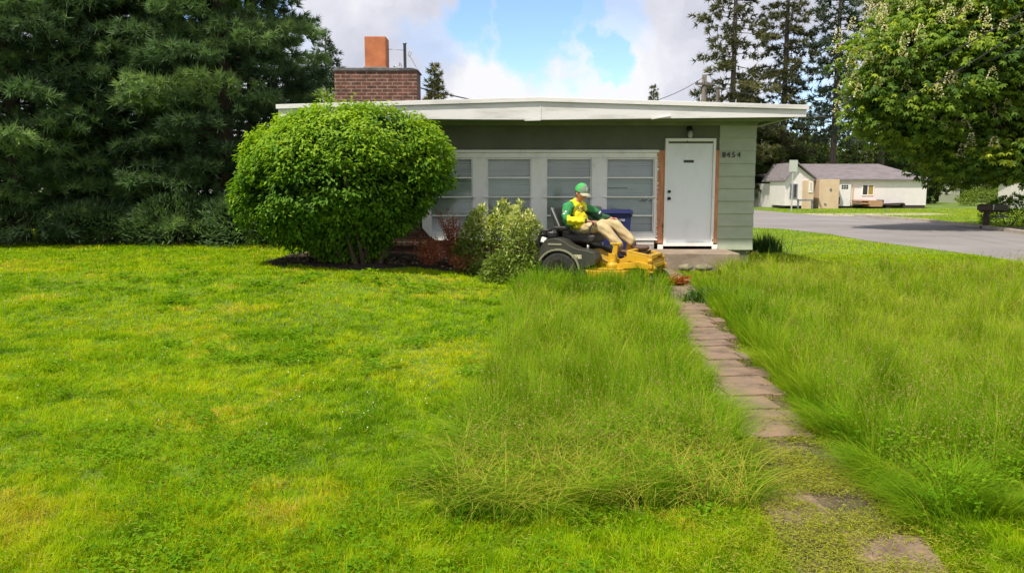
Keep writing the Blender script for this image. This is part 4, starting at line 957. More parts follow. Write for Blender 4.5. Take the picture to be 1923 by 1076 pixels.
    m = stripe(Vector(sR).lerp(Vector(eR), .35)+Vector((.0, 0, 0)), .032, .012, (1, 0, -.15)); m2 = stripe(Vector(sR).lerp(Vector(eR), .50)+Vector((-.01, 0, 0)), .018, .007, (1, 0, 0)); m.add(m2.v, m2.f)
    m.build('sleeve_mark', bpy.data.materials['emblem_white'], jersey, **kw)
    b = MB(); L0 = Vector(sL).lerp(Vector(eL), .75); b.box(L0+Vector((.05, -.06, .01)), L0+Vector((.075, .03, .06)), rot=(0, .5, .3)); b.build('sleeve_tag', bpy.data.materials['emblem_white'], jersey, bevel=.005, **kw)
    b = MB(); w = Vector(eR).lerp(Vector(hR), .86); d = (Vector(hR)-Vector(eR)).normalized(); b.tube([w-d*.012, w+d*.012], .041, 14); b.build('cuff', gd, jersey, smooth=True, **kw)
    # -- trousers
    tj = {'p': (*(hip+Vector((0, 0, -.01))), .165, .125), 'b': (-.44, 0, .99, .155, .13), 'hR': (-.30, -.115, .93, .112), 'tR': (-.13, -.145, .965, .112), 'kR': (*kR, .096), 'sR': (*Vector(kR).lerp(Vector(aR), .5), .090), 'aR': (*Vector(kR).lerp(Vector(aR), 1.03), .078),
          'hL': (-.30, .115, .93, .112), 'tL': (-.10, .14, .975, .112), 'kL': (*kL, .096), 'sL': (*Vector(kL).lerp(Vector(aL), .5), .090), 'aL': (*Vector(kL).lerp(Vector(aL), 1.03), .078)}
    V, Fc = skin(tj, chain(['b', 'p'])+chain(['p', 'hR', 'tR', 'kR', 'sR', 'aR'])+chain(['p', 'hL', 'tL', 'kL', 'sL', 'aL']), 3)
    tr = MB(); tr.v = [Vector(v)+Vector((0, .006*math.sin(v[2]*60+v[0]*30), .008*math.sin(v[0]*48+v[2]*20+v[1]*10))) for v in V]; tr.f = Fc; tr.m = [0]*len(Fc)
    tr.build('trousers', M('khaki', (.56, .44, .24), (.42, .32, .16), scale=5, rough=.85, bump=.3, bscale=14, lo=.3, hi=.6), o, smooth=True, **kw)
    # -- boots
    bm_ = M('brown_leather', (.10, .05, .03), (.06, .03, .02), scale=8, rough=.6); so = M('boot_sole', (.03, .02, .015), rough=.8)
    for a, s, ang in ((aR, -1, .10), (aL, 1, -.15)):
        a = Vector(a); dn = Vector((.035, 0, -.085)); toe = Vector((.21*math.cos(ang), s*.02, -.21*math.sin(ang)))
        k = {'t': (*(a+Vector((-.03, 0, .05))), .066), 'a': (*(a+Vector((0, 0, -.02))), .054), 'h': (*(a+dn*.7+Vector((-.03, 0, 0))), .056), 'm': (*(a+dn+toe*.45), .055, .052), 'f': (*(a+dn+toe*.85), .056, .044), 'e': (*(a+dn+toe*1.05), .034, .026)}
        V, Fc = skin(k, chain(['t', 'a', 'h', 'm', 'f', 'e']), 2); q = MB(); q.v = [Vector(v) for v in V]; q.f = Fc; q.m = [0]*len(Fc); bt = q.build('boot', bm_, o, smooth=True, **kw)
        q = MB(); base = a+dn+Vector((-.06, 0, -.052)); t = toe.normalized(); u = Vector((0, 1, 0)); nrm = t.cross(u).normalized(); pts = []
        for (l, w_) in ((0, .030), (.02, .042), (.10, .036), (.20, .050), (.27, .044), (.305, .02)): pts.append((l, w_))
        top = [base+t*l+u*w_ for l, w_ in pts]+[base+t*l-u*w_ for l, w_ in reversed(pts)]; n = len(top); q.add(top+[p-Vector((0, 0, .028)) for p in top], [tuple(range(n)), tuple(range(2*n-1, n-1, -1))]+[(i, (i+1) % n, (i+1) % n+n, i+n) for i in range(n)]); q.build('sole', so, bt, **kw)
    return o
person()
# ============================================================ PLANTS
Lf = {}
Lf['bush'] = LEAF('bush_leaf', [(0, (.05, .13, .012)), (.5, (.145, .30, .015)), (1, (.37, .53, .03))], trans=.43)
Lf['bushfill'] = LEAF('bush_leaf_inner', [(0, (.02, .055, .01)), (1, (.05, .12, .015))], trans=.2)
Lf['pine'] = LEAF('pine_needles', [(0, (.05, .09, .042)), (.5, (.13, .22, .085)), (1, (.26, .38, .13))], trans=.35, tcol=(1.1, 1.15, .7, 1))
Lf['fir'] = LEAF('fir_needles', [(0, (.06, .068, .032)), (.5, (.115, .125, .055)), (1, (.19, .19, .085))], trans=.3)
Lf['firblue'] = LEAF('blue_fir_needles', [(0, (.04, .065, .045)), (.5, (.07, .11, .07)), (1, (.11, .16, .10))], trans=.25)
Lf['dark'] = LEAF('dark_tree_leaf', [(0, (.035, .06, .015)), (.5, (.08, .12, .03)), (1, (.16, .2, .05))], trans=.25)
Lf['light'] = LEAF('light_tree_leaf', [(0, (.10, .18, .02)), (.5, (.2, .32, .03)), (1, (.33, .45, .05))], trans=.4)
Lf['chestnut'] = LEAF('chestnut_leaf', [(0, (.045, .11, .014)), (.5, (.17, .28, .022)), (1, (.48, .56, .04))], trans=.42)
Lf['panicle'] = LEAF('blossom', [(0, (.60, .56, .30)), (1, (.90, .84, .60))], trans=.3)
Lf['varieg'] = LEAF('variegated_leaf', [(0, (.07, .13, .025)), (.4, (.20, .29, .05)), (.62, (.38, .46, .10)), (1, (.80, .80, .40))], trans=.35)
Lf['red'] = LEAF('reddish_leaf', [(0, (.20, .06, .035)), (.5, (.52, .16, .08)), (1, (.75, .36, .18))], trans=.3, tcol=(1.2, .9, .6, 1))
Lf['iris'] = LEAF('strap_leaf', [(0, (.02, .065, .012)), (1, (.10, .2, .03))], trans=.25)

def skew(r, n, p=1.0): return r.random(n)**p

# ---- the big clipped round bush
def round_bush():
    Yc = 13.95; gzb = gz1(-2.9, Yc)
    prof = [(205, 600, 735), (213, 575, 760), (228, 530, 800), (250, 492, 832), (280, 455, 858), (310, 446, 862), (335, 441, 858), (355, 441, 835), (375, 444, 822), (400, 452, 800), (420, 462, 782), (436, 480, 752), (450, 515, 738), (464, 560, 728), (478, 625, 715)]
    zs = np.array([P(650, q[0], Yc).z for q in prof]); xl = np.array([P(q[1], q[0], Yc).x for q in prof]); xr = np.array([P(q[2], q[0], Yc).x for q in prof])
    o_ = np.argsort(zs); zs, xl, xr = zs[o_], xl[o_], xr[o_]
    r = np.random.default_rng(11)
    B = thing('round_bush', 'big rounded bright green bush in front of the left half of the house', 'bush', (-2.7, Yc, gzb))
    def surf(z, th, k=1.0):
        l = np.interp(z, zs, xl); rr_ = np.interp(z, zs, xr); cx = (l+rr_)/2; rx = (rr_-l)/2
        ry = np.minimum(rx*.85, 1.45)*(.35+.65*ss(z, .35, 1.7)); s = k*(.955+.14*(fbm(th*2.4+5, z*2.8, 21)-.5)*2)
        return np.stack([cx+rx*s*np.cos(th), Yc+ry*s*np.sin(th), z], -1)
    # clusters of drooping leaves on the shell
    n = 2500; u = r.random(n); z = zs[0]+(zs[-1]-zs[0])*(u**.85); th = r.random(n)*2*np.pi
    th = np.where(r.random(n) < .55, -np.pi*r.random(n), th)
    hole = fbm(th*2.2+3, z*3.2, 31)
    k = 1.0-.20*r.random(n)**2-.42*ss(.46-hole, 0, .1)
    c = surf(z, th, k); c[:, 2] += .04*r.normal(size=n)
    cen = np.stack([np.interp(z, zs, (xl+xr)/2), np.full(n, Yc), z*.55+.75], -1); out = unit(c-cen)
    K = 16; cc = np.repeat(c, K, 0); oo = np.repeat(out, K, 0); N_ = n*K
    tan = unit(np.cross(oo, [0, 0, 1.0])); bi = np.cross(tan, oo)
    a, b = r.normal(0, .085, (N_, 1)), r.normal(0, .05, (N_, 1))
    pos = cc+tan*a+bi*b+oo*r.uniform(-.05, .07, (N_, 1))-np.array([0, 0, 1.0])*np.abs(a)*.35
    ax = unit(oo*.55+tan*a*9+np.array([0, 0, -.42])+r.normal(0, .28, (N_, 3))); nr = unit(oo*.45+np.array([0, 0, 1.0])+r.normal(0, .25, (N_, 3)))
    ln = r.uniform(.065, .105, N_); V, Fc = leaf_arr(pos, ax, nr, ln, ln*.5, .18)
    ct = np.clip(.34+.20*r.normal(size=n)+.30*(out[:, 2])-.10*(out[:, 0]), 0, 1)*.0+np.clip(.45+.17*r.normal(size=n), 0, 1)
    # sunlit top of the bush painted in: leaf tint paler towards the crown
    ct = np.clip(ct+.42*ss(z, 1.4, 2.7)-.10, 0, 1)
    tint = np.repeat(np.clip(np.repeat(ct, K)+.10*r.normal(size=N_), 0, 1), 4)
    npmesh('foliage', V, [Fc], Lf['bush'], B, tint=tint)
    # inner leaves
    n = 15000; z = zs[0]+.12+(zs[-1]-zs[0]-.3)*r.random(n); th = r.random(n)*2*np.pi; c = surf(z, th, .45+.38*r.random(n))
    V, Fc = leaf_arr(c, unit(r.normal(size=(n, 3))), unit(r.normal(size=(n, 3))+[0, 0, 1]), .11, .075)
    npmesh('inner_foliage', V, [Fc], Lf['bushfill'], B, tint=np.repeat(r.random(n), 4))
    b = MB(); rr_ = random.Random(5)
    for i in range(22):
        a = rr_.random()*6.28; s = rr_.uniform(.1, .38); x0 = -2.65+math.cos(a)*s; y0 = Yc+math.sin(a)*s*.7; a2 = a+rr_.uniform(-.4, .4); L_ = rr_.uniform(.5, 1.5)
        b.tube([(x0, y0, gzb-.05), (x0+math.cos(a2)*L_*.3, y0+math.sin(a2)*L_*.25, gzb+.6), (x0+math.cos(a2)*L_*.75, y0+math.sin(a2)*L_*.6, gzb+1.4), (x0+math.cos(a2)*L_, y0+math.sin(a2)*L_*.8, gzb+2.1)], [.04, .03, .02, .008], 6)
    b.build('stems', MT['twig'], B)
round_bush()

def shrub(name, label, cat, cx, cy, rx, ry, h, mat, n, ln, asp, seed, tintf=None, up=.4, stems=12, base=.0, rnd=.35, group=None, stemmat='twig', bump=.35, trel=1.0):
    r = np.random.default_rng(seed); g = gz1(cx, cy)+base; o = thing(name, label, cat, (cx, cy, g), group=group)
    th = r.random(n)*2*np.pi; v = r.random(n); z = v**.8*h; rad = np.sqrt(np.clip(1-((z/h)-.35)**2/.46, 0.02, 1))*(1+bump*(fbm(th*1.3, z/h*3, seed)-.5)*2)*(1-.45*r.random(n)**2.0)
    zz = z*(1+.30*(fbm(th*1.1+9, np.zeros(n), seed+3)-.5)*2)
    c = np.stack([cx+rx*rad*np.cos(th), cy+ry*rad*np.sin(th), g+zz], -1); out = unit(c-np.array([cx, cy, g+h*.35]))
    ax = unit(out*.8+np.array([0, 0, up])+r.normal(0, rnd, (n, 3))); nr = unit(out*.3+np.array([0, 0, 1.0])+r.normal(0, .3, (n, 3)))
    l = ln*r.uniform(.6, 1.25, n); V, Fc = leaf_arr(c, ax, nr, l, l*asp, .15)
    t = np.clip(tintf(zz/h, th, r) if tintf else r.random(n), 0, 1)
    npmesh('foliage', V, [Fc], mat, o, tint=np.repeat(t, 4))
    b = MB(); rr_ = random.Random(seed)
    for i in range(stems):
        a = rr_.random()*6.28; k = rr_.uniform(.3, .95); b.tube([(cx+.06*math.cos(a), cy+.06*math.sin(a), g-.05), (cx+rx*k*.5*math.cos(a), cy+ry*k*.5*math.sin(a), g+h*.45), (cx+rx*k*math.cos(a), cy+ry*k*math.sin(a), g+h*rr_.uniform(.6, .95)*trel)], [.014, .009, .003], 5)
    b.build('stems', MT[stemmat], o); return o
vf = lambda z, th, r: .28+.60*ss(z, .35, 1.0)*r.random(len(z))+.32*(r.random(len(z)) < .3)+.1*r.normal(size=len(z))
cpt = P(930, 460, 14.75)
shrub('variegated_shrub', 'cream and green variegated shrub behind the mower, under the windows', 'shrub', P(925, 460, 14.4).x, 14.4, .66, .5, 1.14, Lf['varieg'], 5600, .085, .45, 41, vf, stems=18, up=.05, rnd=.5, bump=.2)
shrub('flowering_shrub', 'taller pale flowering shrub touching the back of the mower', 'shrub', P(986, 450, 13.35).x, 13.35, .34, .34, 1.24, Lf['varieg'], 2600, .075, .4, 43, lambda z, th, r: vf(z, th, r)+.12*ss(z, .6, 1), stems=16, up=.05, rnd=.55, bump=.25)
shrub('leafy_shrub', 'small plain green shrub in the bed in front of the variegated shrub', 'shrub', P(960, 490, 13.3).x, 13.3, .50, .28, .50, Lf['varieg'], 2400, .085, .33, 47, lambda z, th, r: .1+.5*r.random(len(z)), stems=10, rnd=.5)
def red_shrub(px, py, Y, rx, h, seed, label, n=900):
    cx = P(px, py, Y).x; g = gz1(cx, Y); r = np.random.default_rng(seed); rr_ = random.Random(seed)
    o = thing('red_shrub', label, 'shrub', (cx, Y, g), group='reddish shrubs in the bed'); b = MB(); pts = []
    for i in range(46):
        a = rr_.random()*6.28; k = rr_.uniform(.2, 1); L_ = h*rr_.uniform(.45, 1.05); x1, y1 = cx+rx*k*math.cos(a), Y+rx*.7*k*math.sin(a); m = (cx+(x1-cx)*.4+rr_.uniform(-.05, .05), Y+(y1-Y)*.4, g+L_*.55)
        b.tube([(cx+.05*math.cos(a), Y, g-.03), m, (x1, y1, g+L_)], [.010, .007, .003], 4)
        for t in np.linspace(.35, 1, 9):
            p0 = Vector(m).lerp(Vector((x1, y1, g+L_)), (t-.35)/.65); pts.append(p0+Vector((rr_.gauss(0, .03), rr_.gauss(0, .03), rr_.gauss(0, .03))))
    b.build('stems', M('red_twig', (.48, .20, .12), (.30, .11, .07), rough=.8), o)
    c = np.array([tuple(p) for p in pts]); c = np.repeat(c, 3, 0)+r.normal(0, .025, (len(c)*3, 3)); m = len(c)
    V, Fc = leaf_arr(c, unit(r.normal(size=(m, 3))+[0, 0, .5]), unit(r.normal(size=(m, 3))+[0, 0, 1]), .065*r.uniform(.6, 1.3, m), .02)
    npmesh('foliage', V, [Fc], Lf['red'], o, tint=np.repeat(r.random(m), 4))
red_shrub(850, 440, 14.9, .33, 1.0, 51, 'rust red twiggy shrub leaning against the left side of the variegated shrub')
red_shrub(806, 490, 14.6, .36, .50, 52, 'low dark red twiggy shrub at the left end of the planting bed')
red_shrub(880, 500, 14.3, .35, .32, 53, 'very low brown twiggy shrub at the front edge of the planting bed')
def orange_fern():
    p = G(1262, 541); r = np.random.default_rng(60); n = 260; th = r.random(n)*6.28
    c = np.stack([p.x+.05*np.cos(th), p.y+.05*np.sin(th), np.full(n, gz1(p.x, p.y)+.08)], -1)+r.normal(0, .05, (n, 3))*[1.6, 1, .6]
    V, Fc = leaf_arr(c, unit(np.stack([np.cos(th), np.sin(th), r.uniform(.1, .9, n)], -1)), unit(r.normal(0, .3, (n, 3))+[0, 0, 1]), r.uniform(.10, .2, n), .03)
    tag(npmesh('dry_fern', V, [Fc], LEAF('orange_frond', [(0, (.22, .08, .03)), (1, (.55, .18, .06))]), tint=np.repeat(r.random(n), 4)), 'rusty orange dried fern just ahead of the mower', 'plant')
orange_fern()
def strap_plant(name, label, px, py, z0, n, ln, rad, seed, mat):
    p = G(px, py, z0); r = np.random.default_rng(seed)
    V, Fs, T = blades(np.stack([p.x+r.normal(0, rad, n), p.y+r.normal(0, rad*.7, n)], 1), ln*r.uniform(.5, 1.1, n), .022+.01*r.random(n), r.random(n)*6.28, r.uniform(.25, .9, n), r.random(n), 4)
    tag(npmesh(name, V, Fs, mat, tint=T), label, 'plant')
def blades(xy, h, w, az, bend, tint, segs, base=None):
    """tapered, bent blades of grass: returns verts, face lists, tints"""
    n = len(xy); h = np.broadcast_to(h, n); w = np.broadcast_to(w, n)
    z0 = gz(xy[:, 0], xy[:, 1])-.01 if base is None else base
    d = np.stack([np.cos(az), np.sin(az)], 1); tw = az+math.pi/2+rng.normal(0, .5, n); s = np.stack([np.cos(tw), np.sin(tw)], 1)
    cols = []; m = 2*segs+1
    V = np.zeros((n, m, 3), np.float32)
    for k in range(segs+1):
        t = k/segs; off = (h*bend*t**2)[:, None]*d; z = z0+h*(t-.45*bend*t*t); ww = (w*.5*(1-t**1.6))[:, None]*s
        if k < segs:
            V[:, 2*k, :2] = xy+off-ww; V[:, 2*k, 2] = z; V[:, 2*k+1, :2] = xy+off+ww; V[:, 2*k+1, 2] = z
        else: V[:, 2*k, :2] = xy+off; V[:, 2*k, 2] = z
    b = np.arange(n)*m; q = [np.stack([b+2*k, b+2*k+1, b+2*k+3, b+2*k+2], 1) for k in range(segs-1)]
    t = np.stack([b+2*segs-2, b+2*segs-1, b+2*segs], 1)
    return V.reshape(-1, 3), ([np.concatenate(q)] if q else [])+[t], np.repeat(tint, m)
strap_plant('iris_clump', 'dark green strap-leaved clump at the right corner of the house', 1437, 474, 0, 420, .62, .20, 71, Lf['iris'])
strap_plant('weed_clump', 'dark green weed clump beside the far end of the paver path', 1335, 572, 0, 420, .34, .2, 72, Lf['iris'])

# ---- conifers
def conifer(name, label, x, y, H, z0, rad, mat, nbr, tpb, K, nl, nw, seed, trunk=.25, bark='bark', prof=lambda t: (1-t)**.8, droop=.25, rise=.1, lat=.30, spread=.7, jit=.12, group=None, ttint=None, bare=.2, zscale=1, cat='tree', tilt=0):
    r = np.random.default_rng(seed); g = gz1(x, y); o = thing(name, label, cat, (x, y, g), group=group)
    b = MB(); b.tube([(x, y, g-.2), (x+.02*H*tilt, y, g+H*.5), (x+.05*H*tilt, y, g+H)], [trunk, trunk*.62, .03], 10); b.build('trunk', MT[bark], o, smooth=True)
    C_ = []; D_ = []; T_ = []; br = MB(); up = np.array([0, 0, 1.0])
    for i in range(nbr):
        t = (i+r.random())/nbr; z = g+z0+(H-z0)*t; a = i*2.4+r.normal(0, .4); L_ = rad*prof(t)*r.uniform(.62, 1.12)
        if L_ < .15: L_ = .15
        dr = np.array([math.cos(a), math.sin(a), 0]); sd = np.array([-dr[1], dr[0], 0]); lean = rise*(1 if t > .0 else 1)+r.normal(0, .06)
        def pt(s): return np.array([x+.05*H*tilt*t, y, z])+dr*L_*s+up*(L_*(lean*s*1.0-droop*s*s+droop*.45*s**4))
        br.tube([tuple(pt(s)) for s in (0, .35, .7, 1)], [max(.012, trunk*.16)*(1-.3*t), .02*(1+trunk), .012, .005], 4, caps=False)
        m = max(3, int(tpb*L_/rad)); s = bare+(1-bare)*r.random(m)**.75; w = L_*lat*(1.15-s)*1.3+.08
        P_ = np.array([pt(q) for q in s]); off = r.uniform(-1, 1, m)[:, None]*w[:, None]*sd+r.normal(0, jit*.5, (m, 3))*[1, 1, .45]
        C_.append(P_+off-up*np.abs(off@sd)[:, None]*.18); D_.append(unit(dr*.9+sd*(np.sign(off@sd)*.5)[:, None]+up*r.normal(.22, .15, (m, 1)))); T_.append(np.clip(.45+.30*r.normal()+.18*(s-.6)+.12*r.normal(size=m), 0, 1))
    br.build('branches', MT[bark], o)
    c = np.concatenate(C_); d = np.concatenate(D_); V, Fc = needles(c, d, K, nl, nw, spread, r)
    npmesh('needles', V, [Fc], mat, o, tint=np.repeat(np.concatenate(T_), K*3))
    return o
pprof = lambda t: (.80+.20*min(1, t*4))*(1-t**2.2)**.8
pine_kw = dict(tpb=52, K=40, nl=.235, nw=.028, trunk=.20, prof=pprof, droop=.16, rise=.10, lat=.46, spread=.7, jit=.22)
for (px, Y, H, rad, seed, lab) in ((45, 19.6, 13, 3.1, 101, 'dark pine at the left edge of the lawn, nearest the left of the picture'), (245, 20.6, 14, 2.9, 102, 'tall dark pine with a bare trunk glimpsed among its branches, second from the left'),
                                   (434, 20.2, 14, 2.7, 103, 'dark pine right of the others, its branches reaching the round bush and the roof edge'), (-160, 20.8, 13, 3.0, 104, 'dark pine cut by the left edge of the picture')):
    p = P(px, 470, Y); conifer('pine_tree', lab, p.x, Y, H, .25, rad, Lf['pine'], 165, seed=seed, group='dark pines at the back of the lawn', **pine_kw)
for (px, Y, H, rad, seed, lab) in ((150, 22.5, 12, 2.9, 105, 'pine in the second row, in the gap between the two left-hand pines'), (335, 23, 12, 2.8, 106, 'pine in the second row, in the gap behind the tall trunked pine'), (485, 24, 13, 2.5, 107, 'pine in the second row, behind the round bush')):
    p = P(px, 470, Y); conifer('pine_tree', lab, p.x, Y, H, .3, rad, Lf['pine'], 120, seed=seed, group='dark pines at the back of the lawn', **{**pine_kw, 'tpb': 60, 'K': 22, 'nw': .035})
# understory along the pines' feet
r_ = np.random.default_rng(5)
for i, (px, Y, rx, h) in enumerate(((20, 18.9, 1.5, 1.0), (190, 19.2, 1.3, .9), (330, 19.0, 1.2, 1.1), (470, 18.6, 1.0, 1.2), (-150, 19, 1.5, 1.2))):
    p = P(px, 470, Y); shrub('juniper_bush', ['dark low juniper under the leftmost pine', 'dark low juniper below the second pine', 'dark low juniper below the gap between the right-hand pines', 'dark low juniper just left of the round bush', 'dark low juniper beyond the left edge'][i], 'shrub', p.x, Y, rx, .8, h, Lf['pine'], 3000, .16, .22, 200+i, lambda z, th, r: .1+.5*r.random(len(z)), stems=10, group='low junipers under the pines')
# tall sparse firs at the right, beyond the house
fprof = lambda t: (.55+.45*min(1, (1-t)*3))*(.75+.25*math.sin(t*17)**2)*(1-t**3)
firs = [(1372, 66, 27, 3.9, 4.5, 'fir', 111, 'tall sparse fir with a straight grey trunk, right above the roof end', 0), (1468, 70, 28, 3.2, 5.0, 'fir', 112, 'thin sparse fir between two denser firs, above the roof corner', 0),
        (1564, 68, 25, 3.5, 5.5, 'firblue', 113, 'dark sparse fir with its bare trunk meeting the cottage roof', 0), (1655, 74, 28, 4.0, 6, 'fir', 114, 'tall fir whose top shows left of the flowering chestnut', 0)]
for (px, Y, H, rad, z0, mt, seed, lab, tl) in firs:
    p = P(px, 300, Y); conifer('fir_tree', lab, p.x, Y, H, z0, rad, Lf[mt], 115, 23, 14, .48, .095, seed, trunk=.30, bark='bark_grey', prof=fprof, droop=.28, rise=.02, lat=.22, spread=.75, jit=.5, bare=.12, group='tall firs beyond the house')
dprof = lambda t: (1-t)**.68
small = [(617, 44, P(617, 58, 44).z, 2.2, 'firblue', 121, 'grey green fir top showing between the dark pines and the chimney'), (818, 46, P(818, 118, 46).z, 1.5, 'fir', 122, 'small fir top sticking up right of the chimney'), (1225, 75, P(1225, 160, 75).z, 1.5, 'fir', 123, 'tiny fir top peeking over the middle of the roof')]
for (px, Y, H, rad, mt, seed, lab) in small:
    p = P(px, 300, Y); conifer('fir_tree', lab, p.x, Y, H, 2, rad, Lf[mt], 75, 26, 14, .30, .06, seed, trunk=.2, bark='bark_grey', prof=dprof, droop=.12, rise=.12, lat=.22, spread=.75, jit=.25, group='fir tops behind the roof')
# dense evergreens behind the cottage
labs = ['dark evergreen immediately right of the house corner', 'dark evergreen behind the left gable of the cottage', 'bushy evergreen behind the middle of the cottage roof', 'round-topped evergreen behind the right half of the cottage roof', 'dark evergreen behind the hip end of the cottage roof', 'dark evergreen behind the pale green shed', 'dark evergreen beyond the mailbox', 'dark evergreen at the far right behind the chestnut crown', 'evergreen seen between the roof corner and the sparse firs', 'evergreen just left of the dark sparse fir']
for i, (px, Y, top, rad) in enumerate(((1425, 71, 196, 3.2), (1478, 76, 262, 3.4), (1610, 84, 262, 4.0), (1690, 80, 236, 4.6), (1765, 92, 240, 4.4), (1830, 96, 220, 5), (1880, 88, 230, 4.5), (1960, 80, 200, 5), (1400, 70, 150, 3.2), (1530, 90, 258, 4.0))):
    p = P(px, 300, Y); conifer('evergreen_tree', labs[i], p.x, Y, P(px, top, Y).z, .6, rad, Lf['dark'], 90, 30, 14, .42, .11, 130+i, trunk=.25, prof=lambda t: (1-t**2)**.7, droop=.2, rise=.08, lat=.35, spread=.8, jit=.4, group='evergreens beyond the cottage')

# ---- broadleaf trees
def broadleaf(name, label, x, y, H, crown, mat, ncl, K, ln, asp, seed, trunk=.25, group=None, palm=False, clr=.55, blossoms=0, bark='bark', tintz=0):
    """crown: list of ellipsoids (cx, cy, cz, rx, ry, rz)"""
    r = np.random.default_rng(seed); g = gz1(x, y); o = thing(name, label, 'tree', (x, y, g), group=group)
    vol = np.array([c[3]*c[4]*c[5] for c in crown])**.67; vol /= vol.sum(); idx = r.choice(len(crown), ncl, p=vol); cr = np.array(crown)[idx]
    d = unit(r.normal(size=(ncl, 3))); k = (1-.5*r.random(ncl)**1.6)[:, None]*(1+.16*r.normal(size=(ncl, 1))*.6)
    c = cr[:, :3]+d*cr[:, 3:]*k; out = unit(d*cr[:, 3:])
    b = MB(); top = np.average(np.array(crown)[:, :3], 0, weights=vol); b.tube([(x, y, g-.2), (x+(top[0]-x)*.2, y+(top[1]-y)*.2, g+top[2]*.5), tuple(top)], [trunk, trunk*.75, trunk*.35], 10)
    for i in range(26):
        e = c[r.integers(ncl)]; s = Vector((x, y, g)).lerp(Vector(top), r.uniform(.35, .9)); m = s.lerp(Vector(e), .5)+Vector((0, 0, .25)); b.tube([s, m, Vector(e)], [trunk*.3, trunk*.18, .02], 5)
    b.build('trunk', MT[bark], o, smooth=True)
    cc = np.repeat(c, K, 0); oo = np.repeat(out, K, 0); n = ncl*K; pos = cc+r.normal(0, clr*.5, (n, 3))*[1, 1, .55]
    if palm:
        ctr = pos; nr = unit(oo*.5+[0, 0, .9]+r.normal(0, .3, (n, 3))); a0 = unit(np.cross(nr, r.normal(size=(n, 3)))); b0 = np.cross(nr, a0); Vs = []; Fs = []; q = 0
        for j in range(6):
            t = j/6*2*math.pi; ax = unit(a0*math.cos(t)+b0*math.sin(t)-nr*.35-np.array([0, 0, .25])); V, Fc = leaf_arr(ctr, ax, nr, ln*r.uniform(.75, 1.1, n), ln*asp, .1); Vs.append(V); Fs.append(Fc+q); q += len(V)
        tt = np.repeat(np.clip(np.repeat(np.clip(.42+.2*r.normal(size=ncl)+.2*out[:, 2]*tintz, 0, 1), K)+.08*r.normal(size=n), 0, 1), 4)  # upward-facing clumps get a paler tint: sunlight on the crown put into colour
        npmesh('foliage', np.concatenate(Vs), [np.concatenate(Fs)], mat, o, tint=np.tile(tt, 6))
    else:
        ax = unit(oo*.5+[0, 0, -.3]+r.normal(0, .5, (n, 3))); nr = unit(oo*.4+[0, 0, 1]+r.normal(0, .4, (n, 3))); V, Fc = leaf_arr(pos, ax, nr, ln*r.uniform(.7, 1.2, n), ln*asp, .15)
        npmesh('foliage', V, [Fc], mat, o, tint=np.repeat(np.clip(np.repeat(np.clip(.42+.2*r.normal(size=ncl), 0, 1), K)+.1*r.normal(size=n), 0, 1), 4))
    if blossoms:
        sel = []; 
        order = r.permutation(ncl)
        for i in order:
            if out[i, 2] > -.25 and k[i, 0] > .72: sel.append(i)
            if len(sel) >= blossoms: break
        base = c[sel]+out[sel]*.36+np.array([0, 0, .18]); nb = len(sel); K2 = 56
        h = r.random((nb, K2, 1)); a = r.random((nb, K2, 1))*6.28; L_ = r.uniform(.36, .55, (nb, 1, 1)); rad = .13*(1-h)**.7+.015
        pp = base[:, None, :]+np.concatenate([rad*np.cos(a), rad*np.sin(a), h*L_], -1); pp = pp.reshape(-1, 3)
        ax = unit(np.concatenate([np.cos(a), np.sin(a), .5*np.ones_like(a)], -1).reshape(-1, 3)); V, Fc = leaf_arr(pp, ax, unit(r.normal(size=pp.shape)), .06, .055, .1)
        npmesh('blossom_spikes', V, [Fc], Lf['panicle'], o, tint=np.repeat(r.random(len(pp)), 4))
    return o
Yc = 30.0
def cc(px, py, dy, rx, ry, rz): p = P(px, py, Yc+dy); return (p.x, p.y, p.z, rx, ry, rz)
chest = [cc(1790, 150, 0, 2.9, 2.6, 2.3), cc(1700, 120, -.5, 2.0, 2.0, 1.7), cc(1690, 215, -.3, 1.75, 1.8, 1.2), cc(1850, 60, 0, 3.0, 2.8, 2.0), cc(1880, 230, 1.0, 2.5, 2.5, 1.9), cc(1790, 20, .5, 2.4, 2.4, 1.5),
         cc(1975, 140, .5, 2.8, 2.8, 2.6), cc(1730, 40, 0, 1.4, 1.6, 1.3), cc(1850, 285, 1.5, 1.8, 1.8, .8), cc(1960, 20, 0, 2.8, 2.6, 2.0), cc(1655, 175, -.4, 1.1, 1.3, 1.0), cc(1920, -70, 0, 3, 3, 2.2), cc(1905, 305, 1.5, 1.6, 1.6, .6), cc(1800, 285, .8, 1.9, 1.8, .9), cc(1880, 285, 0, 1.9, 1.8, .75), cc(1740, 250, .3, 1.3, 1.4, .8), cc(1800, 312, 2.5, 1.5, 1.5, .7), cc(1870, 312, 3.0, 1.6, 1.6, .55), cc(1935, 318, 2.5, 1.5, 1.5, .55)]
pt = G(2010, 436)
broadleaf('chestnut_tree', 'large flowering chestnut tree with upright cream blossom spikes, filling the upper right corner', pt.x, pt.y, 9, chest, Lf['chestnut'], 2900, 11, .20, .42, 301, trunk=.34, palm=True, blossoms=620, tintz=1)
p = P(606, 172, 34); broadleaf('light_green_tree', 'bright yellow green tree between the pines and the brick chimney', p.x, 34, 5, [(p.x, 34, p.z-.6, .9, .9, 1.1), (p.x-.6, 34.5, p.z-1.6, 1.3, 1, 1.2)], Lf['light'], 160, 16, .16, .6, 302, trunk=.12)
p = P(1895, 402, 33); shrub('hedge_bush', 'dark green clipped bush right of the mailbox', 'shrub', p.x, 33, 1.1, .9, 1.15, Lf['bush'], 3500, .10, .5, 303, lambda z, th, r: .1+.4*r.random(len(z)), stems=8)
